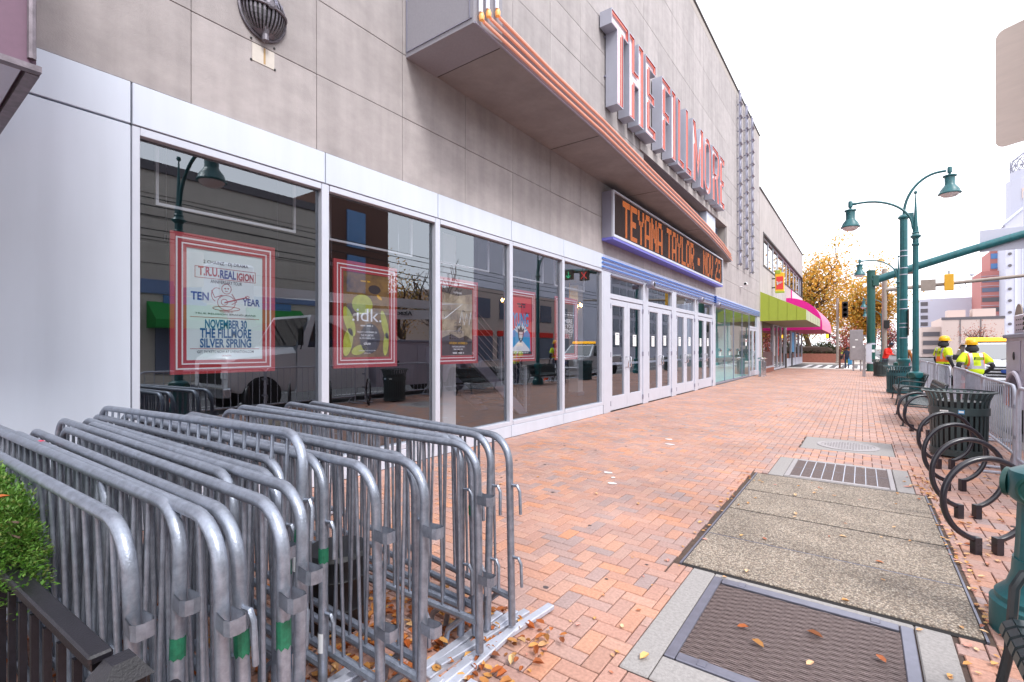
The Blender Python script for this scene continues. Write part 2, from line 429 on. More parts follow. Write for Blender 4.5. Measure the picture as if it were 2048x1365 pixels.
# ---------------------------------------------------------------- mesh helpers
WL = {}          # world location of every object built so far (no rotations while building)
class MB:
    def __init__(s):
        s.v = []; s.f = []; s.m = []; s.mats = []; s.cur = 0
    def use(s, key):
        if key not in s.mats: s.mats.append(key)
        s.cur = s.mats.index(key); return s
    def face(s, idx): s.f.append(tuple(idx)); s.m.append(s.cur)
    def quad(s, a, b, c, d):
        n = len(s.v); s.v += [tuple(a), tuple(b), tuple(c), tuple(d)]; s.face((n, n+1, n+2, n+3)); return s
    def poly(s, pts):
        n = len(s.v); s.v += [tuple(p) for p in pts]; s.face(range(n, n+len(pts))); return s
    def hexa(s, p):
        """8 corners: bottom 4 ccw, top 4 ccw"""
        n = len(s.v); s.v += [tuple(q) for q in p]
        for q in ((0,3,2,1),(4,5,6,7),(0,1,5,4),(1,2,6,5),(2,3,7,6),(3,0,4,7)): s.face([n+i for i in q])
        return s
    def box(s, x0, y0, z0, x1, y1, z1):
        if x0 > x1: x0, x1 = x1, x0
        if y0 > y1: y0, y1 = y1, y0
        if z0 > z1: z0, z1 = z1, z0
        return s.hexa([(x0,y0,z0),(x1,y0,z0),(x1,y1,z0),(x0,y1,z0),(x0,y0,z1),(x1,y0,z1),(x1,y1,z1),(x0,y1,z1)])
    def cbox(s, x0, y0, z0, x1, y1, z1, b):
        """box with chamfered edges"""
        n = len(s.v)
        xs, ys, zs = (x0, x1), (y0, y1), (z0, z1)
        idx = {}
        for i in range(2):
            for j in range(2):
                for k in range(2):
                    sx = b if i == 0 else -b; sy = b if j == 0 else -b; sz = b if k == 0 else -b
                    for ax in range(3):
                        p = [xs[i]+sx, ys[j]+sy, zs[k]+sz]
                        p[ax] = (xs[i], ys[j], zs[k])[ax]
                        idx[(i,j,k,ax)] = len(s.v); s.v.append(tuple(p))
        F = lambda *q: s.face([idx[a] for a in q])
        for ax, (u, w) in ((0,(1,2)),(1,(2,0)),(2,(0,1))):
            for e in range(2):
                loop = []
                for (a, c) in ((0,0),(1,0),(1,1),(0,1)):
                    t = [0,0,0]; t[ax] = e; t[u] = a; t[w] = c
                    loop.append((*t, ax))
                if e == 0: loop.reverse()
                F(*loop)
        for ax in range(3):
            u, w = [(1,2),(2,0),(0,1)][ax]
            for a in range(2):
                for c in range(2):
                    t0 = [0,0,0]; t0[u] = a; t0[w] = c; t1 = t0[:]; t1[ax] = 1
                    q = [(*t0,u),(*t1,u),(*t1,w),(*t0,w)]
                    if a == c: q.reverse()
                    F(*q)
        for i in range(2):
            for j in range(2):
                for k in range(2):
                    q = [(i,j,k,0),(i,j,k,1),(i,j,k,2)]
                    if (i+j+k) % 2 == 0: q.reverse()
                    F(*q)
        return s
    def tube(s, path, r, seg=8, closed=False, caps=True, rr=None):
        P = [Vector(p) for p in path]
        n = len(P)
        if n < 2: return s
        T = []
        for i in range(n):
            a = P[i-1] if (i > 0 or closed) else P[i]
            c = P[(i+1) % n] if (i < n-1 or closed) else P[i]
            t = (c - a)
            T.append(t.normalized() if t.length > 1e-9 else Vector((0,0,1)))
        up = Vector((0,0,1)) if abs(T[0].z) < .9 else Vector((1,0,0))
        N = (up - T[0]*up.dot(T[0])).normalized()
        base = len(s.v)
        for i in range(n):
            N = (N - T[i]*N.dot(T[i]))
            N = N.normalized() if N.length > 1e-6 else T[i].orthogonal().normalized()
            B = T[i].cross(N)
            ri = rr[i] if rr else r
            for k in range(seg):
                a = 2*math.pi*k/seg
                s.v.append(tuple(P[i] + (N*math.cos(a) + B*math.sin(a))*ri))
        m = n if closed else n-1
        for i in range(m):
            i2 = (i+1) % n
            for k in range(seg):
                k2 = (k+1) % seg
                s.face((base+i*seg+k, base+i*seg+k2, base+i2*seg+k2, base+i2*seg+k))
        if caps and not closed:
            s.face([base+k for k in reversed(range(seg))])
            s.face([base+(n-1)*seg+k for k in range(seg)])
        return s
    def lathe(s, prof, seg=24, c=(0,0,0), flute=None, ax='z', sx=1, sy=1):
        """profile of (radius, height)"""
        base = len(s.v); n = len(prof)
        for (r, h) in prof:
            for k in range(seg):
                a = 2*math.pi*k/seg
                q = r
                if flute and k % 2: q = r*flute
                x, y, z = q*math.cos(a)*sx, q*math.sin(a)*sy, h
                if ax == 'x': x, y, z = z, x, y
                if ax == 'y': x, y, z = y, z, x
                s.v.append((c[0]+x, c[1]+y, c[2]+z))
        for i in range(n-1):
            for k in range(seg):
                k2 = (k+1) % seg
                s.face((base+i*seg+k, base+i*seg+k2, base+(i+1)*seg+k2, base+(i+1)*seg+k))
        if prof[0] == prof[-1]: return s
        if prof[0][0] > 1e-4: s.face([base+k for k in reversed(range(seg))])
        if prof[-1][0] > 1e-4: s.face([base+(n-1)*seg+k for k in range(seg)])
        return s
    def prism(s, poly, a0, a1, ax='y'):
        """polygon extruded along an axis; poly coords are the two other axes in order"""
        def P(u, w, t):
            return {'x': (t,u,w), 'y': (u,t,w), 'z': (u,w,t)}[ax]
        n = len(s.v); k = len(poly)
        s.v += [P(u,w,a0) for u,w in poly] + [P(u,w,a1) for u,w in poly]
        s.face([n+i for i in range(k)]); s.face([n+k+i for i in reversed(range(k))])
        for i in range(k):
            j = (i+1) % k
            s.face((n+j, n+i, n+k+i, n+k+j))
        return s
    def mesh(s, name, off=(0,0,0), smooth=False):
        me = bpy.data.meshes.new(name)
        ox, oy, oz = off
        me.from_pydata([(x-ox, y-oy, z-oz) for x,y,z in s.v], [], s.f)
        for k in s.mats: me.materials.append(MT[k])
        if len(s.mats) > 1: me.polygons.foreach_set('material_index', s.m)
        if smooth: me.polygons.foreach_set('use_smooth', [True]*len(s.f))
        me.update()
        return me
    def build(s, name, key=None, parent=None, smooth=False, kind=None, fix=True, label=None, loc=None):
        if key and not s.mats: s.mats.append(key)
        off = WL[parent.name] if parent else (loc or (0,0,0))
        me = s.mesh(name, off, smooth)
        if fix:
            bm = bmesh.new(); bm.from_mesh(me)
            bmesh.ops.recalc_face_normals(bm, faces=bm.faces)
            bm.to_mesh(me); bm.free()
        if smooth:
            try: me.set_sharp_from_angle(angle=R(40))
            except Exception: pass
        return link(name, me, parent, kind, label, off if not parent else None)

def link(name, me, parent=None, kind=None, label=None, loc=None):
    o = bpy.data.objects.new(name, me)
    COL.objects.link(o)
    if parent:
        o.parent = parent
        WL[o.name] = WL.get(parent.name, (0,0,0))
    else:
        o.location = loc or (0,0,0)
        WL[o.name] = tuple(o.location)
    if kind: o['kind'] = kind
    if label: o['label'] = label
    return o

def tag(o, label, cat, group=None):
    o['label'] = label; o['category'] = cat
    if group: o['group'] = group
    return o

def thing(name, label, cat, loc=(0,0,0), group=None):
    o = bpy.data.objects.new(name, None)
    COL.objects.link(o)
    o.empty_display_size = .2
    o.location = loc
    WL[o.name] = tuple(loc)
    return tag(o, label, cat, group)

def copy_tree(o, parent=None):
    c = o.copy(); COL.objects.link(c); c.parent = parent
    for ch in KIDS.get(o.name) or list(o.children): copy_tree(ch, c)
    return c
KIDS = {}
def clone(o, loc, rot=(0,0,0), label=None, scale=None):
    c = copy_tree(o)
    c.location = loc; c.rotation_euler = rot
    if scale: c.scale = scale
    if label: c['label'] = label
    return c

def struct(name, mb, key, kind='structure', smooth=False, **k):
    o = mb.build(name, key, None, smooth, **k); o['kind'] = kind; return o

# facing +X, reading along +Y
FACE_X = Matrix(((0,0,1,0),(1,0,0,0),(0,1,0,0),(0,0,0,1)))
# facing -Y, reading along +X
FACE_NY = Matrix(((1,0,0,0),(0,0,-1,0),(0,1,0,0),(0,0,0,1)))
TEXTS = {}
def text_mesh(body, bold=0, extrude=.0):
    k = (body, bold, extrude)
    if k not in TEXTS:
        cu = bpy.data.curves.new('text', 'FONT')
        cu.body = body; cu.size = 1; cu.offset = bold; cu.extrude = extrude; cu.resolution_u = 3
        ob = bpy.data.objects.new('text', cu); COL.objects.link(ob)
        dg = bpy.context.evaluated_depsgraph_get()
        me = bpy.data.meshes.new_from_object(ob.evaluated_get(dg))
        TEXTS[k] = ([tuple(v.co) for v in me.vertices], [tuple(p.vertices) for p in me.polygons])
        bpy.data.objects.remove(ob); bpy.data.curves.remove(cu); bpy.data.meshes.remove(me)
    return TEXTS[k]
def text(mb, body, centre, width=None, height=.1, M=FACE_X, bold=0, depth=.002, shear=0):
    """adds lettering, centred at `centre`, `height` tall and `width` wide"""
    vs, fs = text_mesh(body, bold)
    if not vs: return mb
    x0 = min(v[0] for v in vs); x1 = max(v[0] for v in vs); y0 = min(v[1] for v in vs); y1 = max(v[1] for v in vs)
    sy = height/(y1-y0); sx = (width/(x1-x0)) if width else sy
    c = Vector(centre); n = len(mb.v)
    for (x, y, z) in vs:
        lx, ly = (x-(x0+x1)/2)*sx, (y-(y0+y1)/2)*sy
        p = M @ Vector((lx + shear*ly, ly, depth))
        mb.v.append(tuple(c+p))
    for f in fs: mb.face([n+i for i in f])
    return mb
ORD = ['first','second','third','fourth','fifth','sixth','seventh','eighth','ninth','tenth','eleventh','twelfth','thirteenth','fourteenth','fifteenth','sixteenth','seventeenth','eighteenth','nineteenth','twentieth','twenty-first','twenty-second']
# ================================================================ setting: ground, road, sidewalk
def rect_sub(r, c):
    x0,y0,x1,y1 = r; a0,b0,a1,b1 = c
    if a0 >= x1 or a1 <= x0 or b0 >= y1 or b1 <= y0: return [r]
    out = []
    if a0 > x0: out.append((x0,y0,a0,y1)); x0 = a0
    if a1 < x1: out.append((a1,y0,x1,y1)); x1 = a1
    if b0 > y0: out.append((x0,y0,x1,b0))
    if b1 < y1: out.append((x0,b1,x1,y1))
    return out
def rects_sub(rs, cuts):
    for c in cuts:
        rs = [q for r in rs for q in rect_sub(r, c)]
    return rs

struct('ground', MB().quad((-700,-300,-.19),(700,-300,-.19),(700,1500,-.19),(-700,1500,-.19)), 'ground')
road = struct('road', MB().quad((2.1,-80,-.15),(13.0,-80,-.15),(13.0,420,-.15),(2.1,420,-.15)), 'asphalt')
struct('cross_street', MB().quad((-150,46.2,-.146),(160,46.2,-.146),(160,57.5,-.146),(-150,57.5,-.146)), 'asphalt')
kb = MB()
for y in range(-20, 43, 2): kb.cbox(1.94, y+.004, -.2, 2.1, y+1.996, .004, .012)
struct('kerb', kb, 'granite')
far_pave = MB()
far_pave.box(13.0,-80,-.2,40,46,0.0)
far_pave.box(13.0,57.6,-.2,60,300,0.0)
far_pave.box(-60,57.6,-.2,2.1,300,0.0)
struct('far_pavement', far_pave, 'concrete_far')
ap = MB()
ap.box(-4.85,42.0,-.2,2.1,44.6,0.0)
ap.hexa([(-4.85,44.6,-.2),(2.1,44.6,-.2),(2.1,46.1,-.2),(-4.85,46.1,-.2),(-4.85,44.6,0),(2.1,44.6,0),(2.1,46.1,-.13),(-4.85,46.1,-.13)])
struct('corner_ramp', ap, 'concrete_far')
cw = MB()
for i in range(8): cw.quad((-4.3+.8*i,46.8,-.142),(-3.9+.8*i,46.8,-.142),(-3.9+.8*i,56.9,-.142),(-4.3+.8*i,56.9,-.142))
struct('crosswalk_marking', cw, 'white_paint')
lm = MB()
for y in range(-20, 44, 6): lm.quad((5.2,y,-.146),(5.32,y,-.146),(5.32,y+3,-.146),(5.2,y+3,-.146))
for y in range(-20, 44, 6): lm.quad((10.0,y,-.146),(10.12,y,-.146),(10.12,y+3,-.146),(10.0,y+3,-.146))
lm.quad((7.6,-20,-.146),(7.72,-20,-.146),(7.72,44,-.146),(7.6,44,-.146))
struct('lane_marking', lm, 'white_paint')

# openings in the paving
SLAB = (-1.085, 3.43, .555, 6.53)
GR1 = (-.945, 2.16, .385, 3.43)
GR2 = (-.925, 6.53, .455, 7.67)
MHC = (-.775, 8.56, .38, 9.69)
PIT1 = (-.74, 2.43, .165, 3.31)
PIT2 = (-.70, 6.62, .245, 7.56)
CUTS = [SLAB, GR1, GR2, MHC]
base = MB()
for r in rects_sub([(-4.9,-6,1.94,42.0)], [PIT1, PIT2]):
    base.quad((r[0],r[1],-.012),(r[2],r[1],-.012),(r[2],r[3],-.012),(r[0],r[3],-.012))
sidewalk = struct('sidewalk', base, 'sand')

def proj(x, y, z=0):
    rx = x*math.cos(YAW)+y*math.sin(YAW); rz = -x*math.sin(YAW)+y*math.cos(YAW)
    if rz < .1: return None
    return (1024+960*rx/rz, 697-960*(z-1.52)/rz)
W = .1; G = .0032
bricks = []
for i in range(-38, 32):
    for j in range(-60, 400):
        t = (i+j) % 4
        if t == 3: r = (i, j, i+1, j+2)
        elif t == 1: r = (i, j, i+2, j+1)
        else: continue
        r = (-1.193+r[0]*W, 2.253+r[1]*W, -1.193+r[2]*W, 2.253+r[3]*W)
        r = (max(r[0],-4.84), r[1], min(r[2],1.935), min(r[3],41.98))
        if r[2]-r[0] < .03 or r[3]-r[1] < .03: continue
        bricks += [q for q in rects_sub([r], CUTS) if q[2]-q[0] > .025 and q[3]-q[1] > .025]
def brick_geo(mb, x0, y0, x1, y1, z=0, tilt=(0,0)):
    b = .004; g = G
    x0 += g; y0 += g; x1 -= g; y1 -= g
    n = len(mb.v)
    tz = lambda x, y: z + tilt[0]*(x-(x0+x1)/2) + tilt[1]*(y-(y0+y1)/2)
    for (x, y) in ((x0,y0),(x1,y0),(x1,y1),(x0,y1)): mb.v.append((x,y,-.014))
    for (x, y) in ((x0,y0),(x1,y0),(x1,y1),(x0,y1)): mb.v.append((x,y,tz(x,y)-b))
    for (x, y) in ((x0+b,y0+b),(x1-b,y0+b),(x1-b,y1-b),(x0+b,y1-b)): mb.v.append((x,y,tz(x,y)))
    for a in (0, 4):
        for k in range(4):
            k2 = (k+1) % 4; mb.face((n+a+k, n+a+k2, n+a+4+k2, n+a+4+k))
    mb.face((n+8,n+9,n+10,n+11))
def brick_area(r):
    cx, cy = (r[0]+r[2])/2, (r[1]+r[3])/2
    p = [proj(x,y) for x,y in ((r[0],r[1]),(r[2],r[1]),(r[2],r[3]),(r[0],r[3]))]
    if any(q is None or not (0 < q[0] < 2048 and 0 < q[1] < 1365) for q in p): return 0
    if cx < -1.45 and cy < 2.25: return 0
    return abs(sum(p[k][0]*p[(k+1)%4][1]-p[(k+1)%4][0]*p[k][1] for k in range(4)))/2
bricks.sort(key=lambda r: -brick_area(r))
rng = random.Random(3)
BM = {}
for r in bricks[:296]:
    w, h = round(r[2]-r[0],3), round(r[3]-r[1],3)
    if (w,h) not in BM:
        mb = MB(); brick_geo(mb, -w/2, -h/2, w/2, h/2)
        mb.mats.append('brick'); BM[(w,h)] = mb.mesh('brick')
    o = link('brick', BM[(w,h)], sidewalk)
    o.location = ((r[0]+r[2])/2, (r[1]+r[3])/2, rng.uniform(-.0015,.0015))
    o.rotation_euler = (rng.uniform(-.008,.008), rng.uniform(-.008,.008), rng.uniform(-.006,.006))
mb = MB()
for r in bricks[296:]:
    brick_geo(mb, *r, z=rng.uniform(-.0015,.0015), tilt=(rng.uniform(-.01,.01), rng.uniform(-.01,.01)))
mb.build('brick_field', 'brick', sidewalk, kind='stuff', fix=False)

# ---- exposed-aggregate slabs
ys = [3.47, 4.17, 4.935, 5.68, 6.50]
for k in range(4):
    o = MB().cbox(-1.03, ys[k]+.013, -.014, .52, ys[k+1]-.013, .001, .005).build('aggregate_slab', 'aggregate', sidewalk)
MB().box(-1.085,3.43,-.014,-1.045,6.53,-.004).box(.53,3.43,-.014,.555,6.53,-.004).build('dirt_gap', 'dirt', sidewalk)
for y in (ys[1]-.004, ys[2], ys[3]): MB().box(-1.03,y-.014,-.014,.52,y+.014,-.003).build('slab_joint', 'pit', sidewalk)
MB().box(-1.03,3.44,-.014,.52,3.478,-.006).build('slab_joint', 'pit', sidewalk)
MB().box(-1.046,3.45,-.014,-1.032,6.51,.003).box(.522,3.45,-.014,.534,6.51,.003).box(-1.03,ys[1]-.005,-.014,.52,ys[1]+.005,-.002).build('steel_angle', 'frame_steel', sidewalk)
# ---- concrete surrounds
def ring(mb, o, i, z0, z1, b=.006):
    for r in rects_sub([o], [i]): mb.cbox(r[0]+.002, r[1]+.002, z0, r[2]-.002, r[3]-.002, z1, b)
    return mb
ring(MB(), GR1, (-.80,2.36,.23,3.38), -.014, .001).build('concrete_surround', 'concrete', sidewalk)
ring(MB(), GR2, (-.76,6.555,.30,7.63), -.014, .001).build('concrete_surround', 'concrete', sidewalk)
MB().cbox(MHC[0]+.004, MHC[1]+.004, -.014, MHC[2]-.004, MHC[3]-.004, .001, .008).build('concrete_surround', 'concrete', sidewalk)
for p in (PIT1, PIT2):
    MB().quad((p[0]-.1,p[1]-.1,-.178),(p[2]+.1,p[1]-.1,-.178),(p[2]+.1,p[3]+.1,-.178),(p[0]-.1,p[3]+.1,-.178)).build('pit', 'pit', sidewalk)  # shallow floor in near-black: shade of a deeper pit put into the colour
    m_ = MB()
    m_.quad((p[0],p[1],-.18),(p[2],p[1],-.18),(p[2],p[1],-.013),(p[0],p[1],-.013)); m_.quad((p[0],p[3],-.18),(p[2],p[3],-.18),(p[2],p[3],-.013),(p[0],p[3],-.013))
    m_.quad((p[0],p[1],-.18),(p[0],p[3],-.18),(p[0],p[3],-.013),(p[0],p[1],-.013)); m_.quad((p[2],p[1],-.18),(p[2],p[3],-.18),(p[2],p[3],-.013),(p[2],p[1],-.013))
    m_.build('pit_wall', 'pit', sidewalk)

# ---- big expanded-metal grate
gr = thing('vent_grate', 'large expanded-metal sidewalk grate in a concrete surround, nearest the camera', 'grate', (-.285, 2.87, 0))
fr = MB()
ring(fr, (-.797,2.363,.227,3.377), PIT1, -.013, .006, .004)
fr.build('grate_frame', 'frame_steel', gr)
ms = MB()
x0, y0, x1, y1 = PIT1
pitch = .0245; n = int((y1-y0)/pitch)
for k in range(n):
    yc = y0 + (k+.5)*pitch
    for sgn in (-1, 1):
        prev = None
        steps = 44
        for q in range(steps+1):
            x = x0+(x1-x0)*q/steps
            ph = 2*math.pi*(x-x0)/.115 + (math.pi if k % 2 else 0)
            y = yc + sgn*(.0062 + .0047*math.cos(ph))
            cur = [(x,y-.0019,.002),(x,y+.0019,.002),(x,y+.0019,-.02),(x,y-.0019,-.02)]
            b_ = len(ms.v); ms.v += cur
            if prev is not None:
                for e in range(3): ms.face((prev+e, prev+(e+1), b_+(e+1), b_+e))
                ms.face((prev+3, prev, b_, b_+3))
            prev = b_
ms.build('expanded_mesh', 'grate_steel', gr, fix=False)
for (x, y) in ((-.62,3.345),(.06,3.345),(-.62,2.40)):
    MB().cbox(x-.022, y-.026, .001, x+.022, y+.026, .011, .003).build('lifting_lug', 'frame_steel', gr)
# ---- far grate
gr2 = thing('vent_grate', 'smaller ribbed sidewalk grate beyond the pebbled slabs', 'grate', (-.23, 7.09, 0))
fr = MB(); ring(fr, (-.757,6.558,.297,7.627), PIT2, -.013, .006, .004); fr.build('grate_frame', 'manhole', gr2)
bars = MB(); x0,y0,x1,y1 = PIT2
k = y0+.012
while k < y1: bars.box(x0,k-.0035,-.02,x1,k+.0035,.001); k += .019
bars.build('fine_bars', 'grate_steel', gr2, fix=False)
for q in range(1, 9):
    x = x0+(x1-x0)*q/9
    MB().box(x-.0045,y0,-.02,x+.0045,y1,.003).build('cross_bar', 'steel_light', gr2)
MB().box(x0,(y0+y1)/2-.004,-.02,x1,(y0+y1)/2+.004,.0025).build('cross_bar', 'frame_steel', gr2)
# ---- manhole
mh = thing('manhole_cover', 'round cast manhole cover set in a concrete pad', 'manhole', (-.18, 9.08, 0))
MB().lathe([(.40,.001),(.40,.009),(.345,.009),(.345,.002)], 40, (-.18,9.08,0)).build('ring_frame', 'manhole', mh, smooth=True)
MB().lathe([(.34,.001),(.34,.007),(0,.007)], 40, (-.18,9.08,0)).build('cover', 'manhole', mh)
kn = MB()
for a in range(-9, 10):
    for b in range(-9, 10):
        if (a+b) % 2: continue
        x, y = a*.036, b*.036
        if .05 < math.hypot(x,y) < .30: kn.box(-.18+x-.013, 9.08+y-.013, .006, -.18+x+.013, 9.08+y+.013, .012)
kn.build('knobs', 'manhole', mh)
# paint splashes on the brick
for (x, y, a, b) in ((-2.50,5.42,.15,.045),(-2.36,5.25,.07,.04),(-2.27,5.02,.14,.05),(-2.6,8.0,.16,.06),(-2.45,7.6,.2,.05)):
    m_ = MB(); pts = []
    for k in range(14):
        t = 2*math.pi*k/14; q = rng.uniform(.8,1.1)
        pts.append((x+a*.4*math.cos(t)*q, y+b*.75*math.sin(t)*q, .0055))
    m_.poly(pts).build('paint_splash', 'white_paint', sidewalk)

gum = MB()
for k in range(190):
    x, y = rng.uniform(-4.6,1.8), 1.2+rng.random()**1.6*22
    if any(c[0] < x < c[2] and c[1] < y < c[3] for c in CUTS): continue
    r_ = rng.uniform(.008,.024); e_ = rng.uniform(.6,1.3)
    gum.poly([(x+r_*math.cos(2*math.pi*q/9)*rng.uniform(.8,1.15), y+r_*e_*math.sin(2*math.pi*q/9)*rng.uniform(.8,1.15), .0035) for q in range(9)])
gum.build('gum_spots', 'gum', sidewalk, kind='stuff', fix=False)
# ================================================================ the theatre
XW = -4.85
TH = thing('theatre_building', 'long limestone-clad theatre with aluminium shopfront and tall display windows', 'building', (XW, 14, 0))
SEAM = [-.42, 1.34, 3.098, 4.856, 6.613, 8.39, 10.2]
VJ = [1.78+1.2236*k for k in range(-4, 25)]
VJ = [v for v in VJ if v < 30.9] + [31.2]
HJ = [3.705, 4.54, 5.37, 6.11, 6.86, 7.61, 8.36, 9.11, 10.6, 12.1, 13.62]
RC = (VJ[13-0] if False else 1.78+1.2236*9, 1.78+1.2236*17)   # recess of the upper windows
# backing wall (built round the window recess)
bw = MB()
for r in rects_sub([(-3.2,3.66,31.2,13.9)], [(RC[0],5.37,RC[1],6.86)]):
    bw.box(XW-.35, r[0], r[1], XW-.05, r[2], r[3])
bw.box(XW-.35,-3.2,13.62,XW+.0,31.2,13.92)
bw.box(XW-8,-3.2,3.66,XW-.35,-3.0,13.9); bw.box(XW-8,31.0,0,XW-.36,31.2,13.9); bw.box(XW-8,-3.2,13.6,XW-.35,31.2,13.88)
bw.build('wall', 'mortar', TH)
PM = {}
for r in range(len(HJ)-1):
    for c in range(len(VJ)-1):
        y0, y1, z0, z1 = VJ[c], VJ[c+1], HJ[r], HJ[r+1]
        if y1 > RC[0]+.01 and y0 < RC[1]-.01 and z0 > 5.3 and z1 < 6.9: continue
        if z0 > 9 and y1 < 4: continue
        key = (round(y1-y0,3), round(z1-z0,3))
        if key not in PM:
            mb = MB(); mb.cbox(-.045, -key[0]/2+.003, -key[1]/2+.003, 0, key[0]/2-.003, key[1]/2-.003, .004); mb.mats.append('stone')
            PM[key] = mb.mesh('stone_panel')
        o = link('stone_panel', PM[key], TH)
        o.location = (rng.uniform(-.002,.002), (y0+y1)/2-14, (z0+z1)/2)
# coping
MB().box(XW-.4,-3.2,13.92,XW+.04,31.25,14.0).build('coping', 'dark_frame', TH)
# upper windows in their recess
rb = MB()
rb.box(XW-.42, RC[0], 5.30, XW-.36, RC[1], 6.9)
rb.build('recess_back', 'soffit', TH)
for (a, b) in ((RC[0]+.1,RC[0]+2.9),(RC[0]+2.98,RC[0]+5.6),(RC[0]+5.68,19.35),(20.95,RC[1]-.25)):
    f = MB(); t = .06
    f.box(XW-.34,a,5.4,XW-.28,a+t,6.78).box(XW-.34,b-t,5.4,XW-.28,b,6.78).box(XW-.34,a+t,6.72,XW-.28,b-t,6.78).box(XW-.34,a+t,5.4,XW-.28,b-t,5.46)
    w_ = f.build('upper_window', 'alu_grey', TH)
    MB().box(XW-.315,a+t,5.46,XW-.305,b-t,6.72).build('pane', 'far_glass', w_)
MB().box(XW-.3,19.5,5.375,XW-.02,20.85,6.85).build('pier', 'alu', TH)
fm = MB()
fm.box(XW-.001,RC[0]-.35,6.865,XW+.05,RC[1]+.38,7.10).box(XW-.001,RC[1]+.02,5.45,XW+.05,RC[1]+.38,6.86)
fm.build('recess_surround', 'b2_wall', TH)
# storefront panels
pj = .006
mb = MB().cbox(XW-.03, SEAM[0], .0, XW+.02, SEAM[1]-pj, 3.345, .004); mb.build('wall_panel', 'alu', TH)
MB().cbox(XW-.03, -3.2, .0, XW+.02, SEAM[0]-pj, 3.345, .004).build('wall_panel', 'alu', TH)
for k in range(6):
    MB().cbox(XW-.03, SEAM[k]+pj, 3.36, XW+.02, SEAM[k+1]-pj, 3.70, .004).build('header_panel', 'alu', TH)
    if k: MB().cbox(XW-.03, SEAM[k]+pj, .005, XW+.02, SEAM[k+1]-pj, .2, .004).build('base_panel', 'alu', TH)
MB().cbox(XW-.03,-3.2,3.36,XW+.02,SEAM[0]-pj,3.70,.004).build('header_panel','alu',TH)
MB().box(XW-.1,-3.2,3.30,XW-.031,10.2,3.72).box(XW-.1,1.34,0,XW-.031,10.2,.21).build('sub_frame', 'dark_frame', TH)
# display windows
for k in range(1, 6):
    a, b = SEAM[k], SEAM[k+1]
    f = MB(); l = a+(.01 if k == 1 else .04)
    f.cbox(XW-.10,a-.04 if k > 1 else a+.005,.205,XW+.012,a+(.06 if k == 1 else .05),3.352,.004)
    if k == 5: f.cbox(XW-.10,b-.05,.205,XW+.012,b+.04,3.352,.004)
    f.cbox(XW-.10,a+.06,3.285,XW+.012,b-.045,3.352,.004)
    f.cbox(XW-.10,a+.06,.205,XW+.018,b-.045,.275,.004)
    w_ = f.build('display_window', 'alu_frame', TH)
    MB().quad((XW-.055,a+.055,.27),(XW-.055,b-.04,.27),(XW-.055,b-.04,3.29),(XW-.055,a+.055,3.29)).build('pane', 'glass', w_, fix=False)
    MB().box(XW-.066,b-.065,.275,XW-.058,b-.042,3.285).box(XW-.066,a+.06,3.27,XW-.058,b-.065,3.285).build('gasket', 'black', w_)
# entrance posts and door sets
POSTS = [(10.245,10.61),(12.74,13.12),(15.19,15.63),(17.77,18.17),(20.29,20.75)]
for (a, b) in POSTS:
    MB().cbox(XW-.10, a, 0, XW+.015, b, 3.33, .005).build('entrance_post', 'alu_frame', TH)
pm_ = None
for k in range(4):
    a, b = POSTS[k][1], POSTS[k+1][0]
    tr_ = MB()
    tr_.cbox(XW-.10,a,2.715,XW+.005,b,2.83,.004).cbox(XW-.10,a,3.25,XW+.005,b,3.33,.004)
    t_ = tr_.build('transom', 'alu_frame', TH)
    MB().quad((XW-.05,a,2.83),(XW-.05,b,2.83),(XW-.05,b,3.25),(XW-.05,a,3.25)).build('pane', 'glass_door', t_, fix=False)
    MB().box(XW+.005,a+.02,3.255,XW+.05,b-.02,3.29).build('drip_bar', 'alu_grey', t_)
    mid = (a+b)/2
    for (p, q, side) in ((a+.012, mid-.006, 1), (mid+.006, b-.012, -1)):
        sl, sr = (.15, .17) if side > 0 else (.17, .15)
        d = MB()
        d.cbox(XW-.07,p,.02,XW-.012,p+sl,2.70,.004).cbox(XW-.07,q-sr,.02,XW-.012,q,2.70,.004)
        d.cbox(XW-.07,p+sl,2.56,XW-.012,q-sr,2.70,.004).cbox(XW-.07,p+sl,.02,XW-.012,q-sr,.36,.004)
        d_ = d.build('door', 'alu_frame', TH)
        MB().quad((XW-.045,p+sl,.36),(XW-.045,q-sr,.36),(XW-.045,q-sr,2.56),(XW-.045,p+sl,2.56)).build('pane', 'glass_door', d_, fix=False)
        hy = q-.09 if side > 0 else p+.09
        MB().tube([(XW-.012,hy,1.04),(XW+.045,hy,1.04),(XW+.06,hy,1.06),(XW+.06,hy,1.28),(XW+.045,hy,1.30),(XW-.012,hy,1.30)], .014, 8).build('handle', 'chrome', d_, smooth=True)
        hb = MB(); yy = p if side > 0 else q
        for z in (.2, 1.37, 2.53): hb.cbox(XW-.03, yy-.018, z-.06, XW+.022, yy+.018, z+.06, .004)
        hb.build('hinges', 'alu_grey', d_)
        MB().box(XW-.12,p+.04,1.11,XW-.08,q-.04,1.17).build('push_bar', 'alu_frame', d_)
        ny = (p+sl+q-sr)/2 + rng.uniform(-.04,.04); nz = 1.74+rng.uniform(-.02,.02)
        nt_ = MB().use('paper').box(XW-.0435,ny-.115,nz-.15,XW-.0405,ny+.115,nz+.15)
        nt_.use('notice_ink')
        for q2 in range(5): nt_.box(XW-.041,ny-.085,nz+.05-.038*q2,XW-.0395,ny+.085-(.05 if q2 == 4 else 0),nz+.058-.038*q2)
        nt_.box(XW-.041,ny-.07,nz+.09,XW-.0395,ny+.07,nz+.115)
        nt_.build('notice', None, d_)
